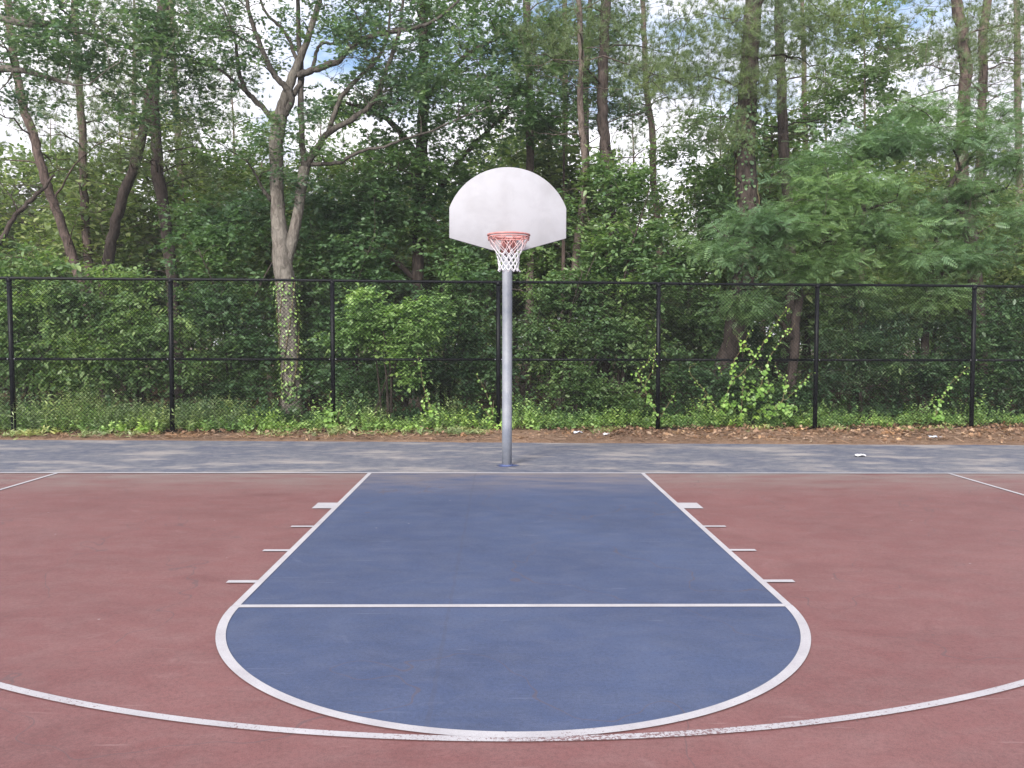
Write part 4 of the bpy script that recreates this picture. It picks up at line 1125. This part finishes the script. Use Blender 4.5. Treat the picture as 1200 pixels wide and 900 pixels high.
shrub('bush', 'dark shaded bush low behind the climbing vine', 'bush', 860, 19.0, 5, 1.9,
      [(860, 450, 18.6, 1.0, 0.6, 0.5, 50), (900, 470, 18.3, 0.8, 0.5, 0.35, 34), (800, 440, 19.2, 1.0, 0.7, 0.7, 44), (930, 460, 18.6, 0.7, 0.5, 0.5, 30), (880, 390, 21.5, 1.2, 0.7, 0.7, 44), (880, 425, 21, 1.2, 0.7, 0.5, 30)], T_OVATE, M_OAKD, 81, 0.11, group=SH, L=0.38)
shrub('bush', 'layered green bush in the bay right of the climbing vine', 'bush', 1010, 19.2, 4, 2.6,
      [(1000, 400, 18.8, 1.2, 0.6, 0.22, 44), (1050, 425, 18.7, 1.0, 0.6, 0.25, 36), (980, 440, 18.8, 0.9, 0.6, 0.4, 34), (1040, 380, 19.2, 1.0, 0.7, 0.3, 30), (1000, 350, 19.6, 1.0, 0.8, 0.4, 30)], T_NARROW, M_OAK, 82, 0.15, group=SH, flat=0.25, tilt=0.25)
shrub('bush', 'dim dark bush beside the rightmost fence post', 'bush', 1150, 19.6, 4, 3.0,
      [(1140, 400, 19.2, 1.1, 0.8, 0.6, 54), (1190, 370, 19.4, 1.0, 0.8, 0.8, 54), (1100, 440, 19.2, 1.1, 0.7, 0.5, 40), (1180, 445, 19, 1.0, 0.7, 0.5, 40), (1220, 420, 19.2, 1.0, 0.8, 0.8, 40)], T_OVATE, M_OAKD, 83, 0.12, group=SH)
shrub('young_maple', 'yellow green young tree behind the locust at the right edge', 'young tree', 1165, 24, 2, 6.0,
      [(1160, 270, 23.6, 1.6, 1.0, 0.8, 70), (1190, 320, 23.2, 1.3, 1.0, 0.8, 60), (1075, 320, 24, 1.2, 1.0, 1.1, 56), (1230, 250, 23.6, 1.2, 1.0, 1.2, 50)], T_OVATE, M_FAR, 84, 0.15, group=SH, r=0.05)
shrub('tall_loose_tree', 'loose pale leaved tree filling the sky above the leaning locust', 'tree', 1005, 25, 1, 11.0,
      [(1000, 95, 25, 1.7, 1.2, 0.9, 46), (1050, 55, 25, 1.7, 1.2, 1.0, 44), (950, 135, 24.8, 1.2, 1.0, 0.7, 26), (1060, 140, 24.8, 1.4, 1.0, 0.7, 34), (1000, 20, 25, 1.6, 1.3, 0.8, 34), (985, 200, 24.6, 1.3, 1.0, 0.8, 30)], T_OVATE, M_MAPLE, 87, 0.16, bark=M_BPINE, group='tall loose leaved trees', r=0.10, spread=0.15)
shrub('tall_loose_tree', 'loose pale leaved tree between the crooked pine and the oak limbs', 'tree', 215, 27, 1, 10.5,
      [(205, 150, 27, 1.5, 1.2, 0.9, 34), (235, 200, 26.8, 1.4, 1.2, 0.9, 34), (180, 220, 27, 1.5, 1.2, 0.8, 34), (130, 190, 27, 1.4, 1.2, 0.7, 30), (60, 200, 27, 1.6, 1.2, 0.7, 30)], T_OVATE, M_FAR, 88, 0.16, bark=M_BPINE, group='tall loose leaved trees', r=0.09, spread=0.15)
shrub('tall_loose_tree', 'loose leaved tree reaching up between the slim ringed pine and the dark crooked pine', 'tree', 660, 24, 1, 11.0,
      [(650, 60, 24, 1.3, 1.1, 0.9, 36), (690, 110, 23.8, 1.1, 1.0, 0.8, 30), (640, 150, 23.8, 1.0, 0.9, 0.7, 26), (700, 30, 24, 1.2, 1.0, 0.7, 26), (730, 130, 24, 0.7, 0.7, 0.5, 10)], T_OAK, M_OAK, 89, 0.15, bark=M_BPINE, group='tall loose leaved trees', r=0.09, spread=0.15)
shrub('tall_loose_tree', 'loose leafy tree rising behind the second dark pine', 'tree', 840, 26, 1, 9.5,
      [(830, 150, 26, 1.1, 1.0, 0.8, 26), (910, 170, 26, 1.2, 1.0, 0.8, 28), (850, 220, 25.6, 1.2, 1.0, 0.8, 30)], T_OVATE, M_MAPLE, 90, 0.15, bark=M_BPINE, group='tall loose leaved trees', r=0.08, spread=0.15)
shrub('tall_loose_tree', 'loose leaved tree standing in the gap behind the pale forked oak', 'tree', 372, 26.5, 1, 10.0,
      [(300, 160, 26.5, 1.0, 1.0, 0.7, 20), (310, 215, 26.4, 1.2, 1.0, 0.8, 34), (385, 190, 26.4, 1.2, 1.0, 0.8, 34), (410, 130, 26.5, 1.1, 1.0, 0.7, 24), (375, 245, 26, 1.1, 1.0, 0.7, 26), (440, 190, 26.4, 0.9, 0.9, 0.7, 18), (265, 190, 26.6, 1.0, 1.0, 0.8, 24), (415, 40, 26.5, 1.2, 1.0, 0.8, 16)], T_OVATE, M_MAPLE, 91, 0.15, bark=M_BPINE, group='tall loose leaved trees', r=0.08, spread=0.15)
# beyond both ends of the picture
shrub('oak_sapling', 'tall oak sapling past the left end of the picture', 'sapling', -150, 20, 3, 4.8,
      [(-120, 330, 20, 1.6, 1.2, 1.2, 90), (-200, 380, 19.6, 1.6, 1.2, 1.2, 80), (-230, 250, 20.4, 1.4, 1.2, 1.4, 70), (-90, 420, 19.2, 1.0, 0.8, 0.7, 40)], T_OAK, M_OAKD, 85, 0.16, group=SH, r=0.05)
shrub('oak_sapling', 'tall oak sapling past the right end of the picture', 'sapling', 1350, 20.5, 3, 4.8,
      [(1330, 330, 20.5, 1.6, 1.2, 1.2, 90), (1400, 380, 20, 1.6, 1.2, 1.2, 80), (1430, 250, 21, 1.4, 1.2, 1.4, 70), (1290, 420, 19.6, 1.0, 0.8, 0.7, 40)], T_OAK, M_OAKD, 86, 0.16, group=SH, r=0.05)

# ---- deeper wood: prototypes and their copies
def deep_tree(seed, h, r, n, leaf, bark, kind):
    rg = R0(seed)
    z = np.linspace(-0.1, h, 16)
    x = np.cumsum(rg.randn(16) * 0.05); y = np.cumsum(rg.randn(16) * 0.05)
    p = np.stack([x - x[0], y - y[0], z], 1)
    st = (p, np.linspace(r, 0.02, 16))
    if kind == 'pine':
        tg = whorls(st, 0.5 * h, h, 9, 2.2, 0.7, rg)
        return plant('deep_wood_pine', 'tall thin pine deep in the wood behind the nearer trees', 'pine tree', [st], tg, rg, 'pine', bark, leaf, 'pines deep in the wood',
                     dead=around(st, 0.15 * h, 0.55 * h, 16, 0.4, 1.5, rg), zmin=1, crown_name='needles', size=0.26, nt=9, plain=True)
    c = p[10]
    tg = merge(ell(c, (1.9, 1.9, h * 0.36), n, rg), ell(c + [0.8, 0, -0.15 * h], (1.2, 1.2, 0.16 * h), n // 4, rg), ell(c + [-0.8, 0.2, -0.2 * h], (1.1, 1.1, 0.14 * h), n // 4, rg))
    return plant('deep_wood_tree', 'leafy light green tree deep in the wood behind the nearer trees', 'tree', [st], tg, rg, T_OVATE, bark, leaf, 'leafy trees deep in the wood',
                 zmin=0.5, size=0.20, ntw=5, nl=6, L=0.75, plain=True)
protoP = [deep_tree(101, 13.0, 0.12, 0, M_PINE, M_BFAR, 'pine'), deep_tree(102, 11.5, 0.10, 0, M_PINE, M_BFAR, 'pine')]
def deep_bush(seed, h):
    rg = R0(seed)
    ls = []
    for k in range(4):
        a = rg.rand() * 6.28; q = 0.5 * rg.rand()
        pts = np.array([[rg.randn() * 0.06 * (k > 0), rg.randn() * 0.06 * (k > 0), -0.1], [q * 0.4 * math.cos(a), q * 0.4 * math.sin(a), h * 0.45], [q * 1.2 * math.cos(a), q * 1.2 * math.sin(a), h * 0.8]])
        s = spline(pts, 6); ls.append((s, np.linspace(0.03, 0.008, len(s))))
    tg = ell((0, 0, h * 0.5), (1.5, 1.5, h * 0.48), 75, rg)
    tg[:, 2] = np.abs(tg[:, 2])
    return plant('deep_wood_bush', 'dim leafy bush deep in the wood under the trees', 'bush', ls, tg, rg, T_OVATE, M_BDARK, M_MAPLE, 'bushes deep in the wood', zmin=0.2, limb_from=99,
                 size=0.16, ntw=5, nl=6, L=0.6, plain=True)
protoB = [deep_bush(108, 2.6), deep_bush(109, 3.2)]
protoL = [deep_tree(103, 8.0, 0.10, 230, M_FAR, M_BFAR, 'oak'), deep_tree(104, 5.6, 0.07, 170, M_FAR, M_BFAR, 'oak'), deep_tree(107, 7.4, 0.09, 200, M_FAR, M_BFAR, 'oak')]
rg = R0(105)
used = {}
def put(protos, u, d, sc):
    i = rg.randint(len(protos)); q = protos[i]
    if protos is protoL and 725 < u < 812: q = protoL[1]; sc *= 0.85
    p = at(u, 403, d); rz = rg.rand() * 6.28
    if q.name not in used:
        used[q.name] = 1; q.location = (p[0], p[1], 0); q.rotation_euler = (0, 0, rz); q.scale = (sc,) * 3
    else:
        dup(q, (p[0], p[1], 0), rz, sc)
for k, u in enumerate(np.linspace(-220, 1420, 30)):
    put(protoL, u + rg.randn() * 14, 25.5 + rg.rand() * 4, 0.85 + 0.3 * rg.rand())
for k, u in enumerate(np.linspace(-260, 1460, 38)):
    put(protoL, u + rg.randn() * 14, 31 + rg.rand() * 6, 0.95 + 0.35 * rg.rand())
for k, u in enumerate(np.linspace(-200, 1400, 15)):
    put(protoP, u + rg.randn() * 22, 29 + rg.rand() * 14, 0.8 + 0.3 * rg.rand())

for k, u in enumerate(np.linspace(-220, 1420, 20)):
    put(protoB, u + rg.randn() * 14, 22.6 + rg.rand() * 4.5, 0.85 + 0.3 * rg.rand())

# the wood beyond, where nothing can be told apart
rg = R0(106)
mb = MB(); tw = MB()
n = 2600
cx = np.stack([rg.uniform(-46, 46, n), rg.uniform(30, 40, n), rg.rand(n) ** 1.1 * 9.0], 1)
cx[:, 2] = cx[:, 2] * np.where(abs(cx[:, 0] - 6.5) < 2.2, 0.55, 0.8 + 0.2 * np.sin(cx[:, 0] * 0.9)) + 0.2
cx = np.vstack([cx, np.stack([rg.uniform(-60, 60, 1500), rg.uniform(27, 48, 1500), 0.1 + 2.6 * rg.rand(1500)], 1)])
spray(mb, None, cx, rg.randn(len(cx), 3), rg, T_OVATE, 0.30, 5, 6, 1.3)
o = mb.build('far_wood', M_FAR)
tag(o, 'far wood of leafy undergrowth closing the gaps between the trunks', 'wood', kind='stuff')

# ---- low growth along the foot of the fence
def weeds(name, label, cat, xs, mat, tpl, size, hmin, hmax, nst, nl, y0, y1, rg, lean=0.25, w=None):
    mb = MB(); tw = MB()
    x = xs
    n = len(x)
    yr = rg.rand(n)
    y = np.array([fence_y(a) for a in x]) + y0 + (y1 - y0) * yr - np.where(x < 2, 0.28, 0.0) * (1 - yr)
    h = hmin + (hmax - hmin) * rg.rand(n) * (0.6 + 0.4 * np.sin(x * 2.3) * np.sin(x * 0.9 + 1))
    h = h * (0.55 + 0.75 * np.clip(0.5 + 0.5 * np.sin(x * 3.7 + 1.3 * np.sin(x * 1.31)) + 0.25 * rg.randn(n), 0, 1.2))
    h = h * (1 - 0.6 * np.exp(-((x + 4.3) / 0.55) ** 2))
    b = np.stack([x, y, np.full(n, 0.02)], 1)
    top = b + np.stack([rg.randn(n) * lean * h, rg.randn(n) * lean * h, h], 1)
    t = np.tile(np.linspace(0.2, 1, nl), n)[:, None]
    P = np.repeat(b, nl, 0) * (1 - t) + np.repeat(top, nl, 0) * t
    a = rg.rand(n * nl) * 2 * PI
    d = np.stack([np.cos(a), np.sin(a), 0.35 + 0.3 * rg.randn(n * nl)], 1)
    place(mb, tpl, P, d, np.array([0, 0, 1.0]) + rg.randn(n * nl, 3) * 0.35, size * (0.6 + 0.7 * rg.rand(n * nl)) * (1.25 - 0.5 * t[:, 0]))
    A = norm(np.cross(top - b, rg.randn(n, 3))) * 0.004
    V = np.stack([b + A, b - A, top], 1).reshape(-1, 3)
    mb.add(V, (np.arange(n) * 3)[:, None] + np.array([[0, 1, 2]]))
    return tag(mb.build(name, mat), label, cat, kind='stuff')
rg = R0(111)
xs = rg.uniform(-15, 15, 4200)
keep = rg.rand(len(xs)) < np.where(xs < 6.8, 1.0, 0.75) * (0.55 + 0.45 * np.sin(xs * 1.1 + 0.5) ** 2)
weeds('undergrowth', 'low bright green weeds along the back of the fence foot', 'weeds', xs[keep], M_WEED, T_OVATE, 0.085, 0.10, 0.62, 0, 11, 0.10, 1.6, rg, 0.35)
xs = rg.uniform(-15, 15, 1500)
weeds('shaded_undergrowth', 'darker green leafy undergrowth further behind the fence', 'weeds', xs, M_OAKD, T_OVATE, 0.12, 0.3, 0.9, 0, 12, 1.2, 3.4, rg)
xs = np.concatenate([rg.normal(c, s, k) for c, s, k in ((-8.9, .5, 170), (-7.7, .35, 150), (-6.6, .6, 200), (-5.6, .3, 90), (-11, 1.2, 300), (-2.6, .25, 30), (-1.2, .3, 26))])
weeds('tall_weeds', 'tall feathery weeds behind the left bays of the fence', 'weeds', xs, M_TALL, T_NARROW, 0.10, 0.35, 0.95, 0, 18, 0.2, 1.8, rg, 0.2)
xs = np.concatenate([rg.normal(c, s, k) for c, s, k in ((-8.9, .3, 60), (-7.6, .2, 30), (-6.9, .2, 20), (-4.3, .3, 34), (-3.1, .2, 30), (-1.0, .35, 60), (-0.6, .2, 30), (1.9, .2, 20), (5.2, .15, 12), (6.7, .12, 14), (8.1, .12, 14), (8.9, .1, 10), (-2.3, .3, 24))])
weeds('grass_tufts', 'small pale grass and weed tufts in the litter before the fence', 'grass', xs, M_GRASS, T_NARROW, 0.12, 0.03, 0.14, 0, 7, -0.55, 0.02, rg, 0.3)

# ---- vines on the wire
def vine(label, paths, seed, size=0.085, dens=16, extra=None, mat=None):
    rg = R0(seed)
    P0 = fence_hit(*paths[0][0])
    o = empty('climbing_vine', (P0[0], P0[1], 0), label, 'vine', 'vines climbing the fence wire')
    sm, lf = MB(), MB()
    for path in paths:
        q = np.array([fence_hit(u, v, 0.045) for u, v in path])
        q = spline(q, 6); q += rg.randn(*q.shape) * 0.008
        sm.tube(q, np.linspace(0.007, 0.003, len(q)), 5)
        seg = np.linalg.norm(np.diff(q, axis=0), axis=1); Lt = seg.sum(); n = max(4, int(Lt * dens))
        s = np.sort(rg.rand(n)) * Lt; cs = np.concatenate([[0], np.cumsum(seg)])
        pos = np.stack([np.interp(s, cs, q[:, k]) for k in range(3)], 1) + rg.randn(n, 3) * np.array([0.035, 0.02, 0.035])
        tpr = 1.0 - 0.55 * (s / Lt)
        hang = np.tile(fnor * 0.5 + np.array([0, 0, -0.8]), (n, 1)) + rg.randn(n, 3) * 0.4
        place(lf, T_ROUND, pos, hang, np.tile(fnor + np.array([0, 0, 0.7]), (n, 1)) + rg.randn(n, 3) * 0.35, size * tpr * (0.5 + 0.6 * rg.rand(n)))
    for (u, v, rx, rz, n) in (extra or []):
        c = fence_hit(u, v, -0.05)
        pos = ell(c, (rx, 0.16, rz), n, rg)
        place(lf, T_ROUND, pos, np.tile(fnor * 0.6 + np.array([0, 0, -0.6]), (n, 1)) + rg.randn(n, 3) * 0.5, np.tile(fnor + np.array([0, 0, 0.8]), (n, 1)) + rg.randn(n, 3) * 0.4, size * 1.05 * (0.7 + 0.6 * rg.rand(n)))
    sm.build('stem', M_VSTEM, o, smooth=True)
    lf.build('leaves', mat or M_VINE, o)
    return o
vine('largest yellow green vine, fanning up the wire left of a fence post', [
    [(847, 478), (857, 450), (876, 431), (885, 420), (894, 403), (906, 384), (915, 371), (924, 360)],
    [(886, 470), (893, 448), (900, 424), (911, 405), (919, 393), (932, 379)],
    [(857, 452), (859, 426), (864, 416), (872, 403), (877, 393), (879, 388)], [(872, 404), (862, 393)], [(872, 403), (881, 416), (885, 421)],
    [(908, 480), (914, 472), (928, 462), (940, 448), (952, 436)], [(915, 477), (921, 448), (911, 435), (908, 424)],
    [(885, 466), (898, 461), (902, 452), (893, 435), (884, 428)], [(868, 490), (870, 465), (872, 445), (874, 432)]], 121, 0.10, 24,
    [(852, 476, 0.22, 0.18, 26), (917, 478, 0.26, 0.2, 34), (890, 465, 0.48, 0.40, 62)])
vine('two thin vine strands left of the largest vine', [[(842, 482), (828, 461), (817, 448), (808, 434), (815, 425)], [(828, 462), (819, 482)], [(841, 430), (847, 440)]], 122, 0.07, 20)
vine('narrow vine slanting right up to the rightmost post', [[(1096, 492), (1099, 478), (1105, 465), (1114, 450), (1124, 440), (1136, 430)], [(1098, 485), (1092, 470), (1096, 462)]], 123, 0.095, 30, [(1097, 486, 0.18, 0.14, 26)])
vine('vine clinging to the post right of the hoop', [[(772, 490), (762, 470), (752, 448), (748, 436), (758, 425), (765, 408)], [(764, 472), (756, 452), (765, 432), (768, 405)], [(775, 488), (785, 470), (792, 458)], [(748, 437), (744, 441)]], 124, 0.09, 24)
vine('dangling vine under the bright arching bush', [[(505, 482), (502, 469), (498, 458), (495, 444), (491, 423), (489, 415)], [(500, 478), (494, 470), (500, 462)]], 125, 0.085, 22, [(503, 478, 0.2, 0.14, 20)])
vine('sparse vine just left of the hoop pole', [[(574, 495), (577, 482), (571, 462), (563, 447), (558, 438)], [(575, 490), (566, 478), (560, 470)], [(577, 484), (579, 470)]], 126, 0.075, 20, [(577, 482, 0.12, 0.14, 16)])
vine('bright vine sprout at the foot of the post left of the bright bush', [[(386, 500), (388, 480), (386, 466), (390, 456)], [(392, 498), (398, 482), (401, 474)]], 127, 0.09, 26, [(390, 488, 0.22, 0.2, 34)])
# ================================================================== DRY LEAVES AND SCRAPS
rg = R0(131)
n = 9000
x = rg.uniform(-15, 15, n)
dens = np.where(x > 1.0, 1.0, 0.42) * (0.6 + 0.4 * np.sin(x * 1.9) ** 2)
x = x[rg.rand(n) < dens]; n = len(x)
t = rg.rand(n) ** 0.75
y = (np.array([edge_y(a) for a in x]) + 0.10) * (1 - t) + (np.array([fence_y(a) for a in x]) + 0.45) * t
z = 0.035 + 0.05 * rg.rand(n) * t + np.where(x > 2, 0.05, 0.0) * np.sin(PI * np.clip(t * 1.2, 0, 1)) * rg.rand(n)
mb = MB()
a = rg.rand(n) * 2 * PI
place(mb, T_OAK, np.stack([x, y, z], 1), np.stack([np.cos(a), np.sin(a), rg.randn(n) * 0.45], 1), np.array([0, 0, 1.0]) + rg.randn(n, 3) * 0.55, 0.105 * (0.45 + 0.8 * rg.rand(n)))
tag(mb.build('leaf_litter', M_LITTER), 'brown dry leaf litter heaped along the foot of the fence', 'leaf litter', kind='stuff')
# pine straw: fine needles over the strip
n = 9000
x = rg.uniform(-15, 15, n); t = rg.rand(n)
y = (np.array([edge_y(a) for a in x]) - 0.02) * (1 - t) + (np.array([fence_y(a) for a in x]) + 0.4) * t
P = np.stack([x, y, 0.03 + 0.03 * rg.rand(n)], 1); a = rg.rand(n) * 2 * PI
D = np.stack([np.cos(a), np.sin(a), rg.randn(n) * 0.15], 1) * (0.06 + 0.08 * rg.rand(n))[:, None]
S = norm(np.cross(D, np.array([0, 0, 1.0]) + rg.randn(n, 3) * 0.3)) * 0.004
mb = MB(); mb.add(np.stack([P - D + S, P - D - S, P + D - S, P + D + S], 1).reshape(-1, 3), (np.arange(n) * 4)[:, None] + np.array([[0, 1, 2, 3]]))
tag(mb.build('pine_straw', M_LITTER), 'rusty pine straw scattered between the court and the fence', 'pine straw', kind='stuff')

PAPER = simple('white paper', (0.74, 0.73, 0.76), 0.8, 0.2, scale=20)
PLAST = simple('pale blue plastic', (0.60, 0.64, 0.74), 0.4, 0.5, scale=20)
def scrap(name, label, cat, u, v, L, W_, H, mat, rot, seed, fold=0.5):
    rg = R0(seed)
    p = ground(u, v)
    nx, ny = 9, 6
    V = []
    for j in range(ny):
        for i in range(nx):
            s, q = i / (nx - 1) - 0.5, j / (ny - 1) - 0.5
            zz = 0.012 + H * (0.5 + 0.5 * math.sin(7 * s + seed) * math.cos(5 * q + seed * 2)) * (1 - abs(s) * 0.8) + rg.rand() * H * 0.35
            xx = s * L + rg.randn() * 0.006; yy = q * W_ * (1 - 0.25 * fold * math.sin(PI * (s + 0.5))) + rg.randn() * 0.006
            V.append((p[0] + xx * math.cos(rot) - yy * math.sin(rot), p[1] + xx * math.sin(rot) + yy * math.cos(rot), (0.045 if v < 520 else -0.006) + zz))
    i = np.arange(nx - 1)[None]; j = np.arange(ny - 1)[:, None]
    F = np.stack([j * nx + i, j * nx + i + 1, (j + 1) * nx + i + 1, (j + 1) * nx + i], -1).reshape(-1, 4)
    o = MB().add(V, F).build(name, mat, smooth=True)
    me = o.data; c = Vector((p[0], p[1], 0)); me.transform(Matrix.Translation(-c)); o.location = c
    sl = o.modifiers.new('thick', 'SOLIDIFY'); sl.thickness = 0.004
    tag(o, label, cat)
scrap('crumpled_paper', 'white folded paper scrap lying on the grey apron at the right', 'litter', 1008, 534.5, 0.15, 0.16, 0.028, PAPER, -0.3, 3)
scrap('plastic_scrap', 'pale bluish scrap lying on dry leaves near the rightmost post', 'litter', 1096, 516, 0.18, 0.16, 0.03, PLAST, 0.2, 5)
scrap('plastic_wrapper', 'pale crumpled wrapper in the leaves right of the hoop pole', 'litter', 677, 511.5, 0.16, 0.14, 0.05, PLAST, 0.1, 7)
scrap('paper_scrap', 'small white scrap in the leaves beside the crumpled wrapper', 'litter', 710, 513.5, 0.10, 0.10, 0.045, PAPER, 0.8, 9)

# ================================================================== RENDER SETTINGS
scene.view_settings.view_transform = 'Standard'
scene.view_settings.look = 'None'
scene.view_settings.gamma = 1.0
scene.view_settings.exposure = 1.2
scene.view_settings.use_curve_mapping = False
cy = scene.cycles
cy.volume_bounces = 0; cy.max_bounces = 6; cy.diffuse_bounces = 5; cy.glossy_bounces = 2; cy.transmission_bounces = 3; cy.transparent_max_bounces = 4
cy.caustics_reflective = False; cy.caustics_refractive = False
cy.sample_clamp_indirect = 6.0
cy.use_denoising = True
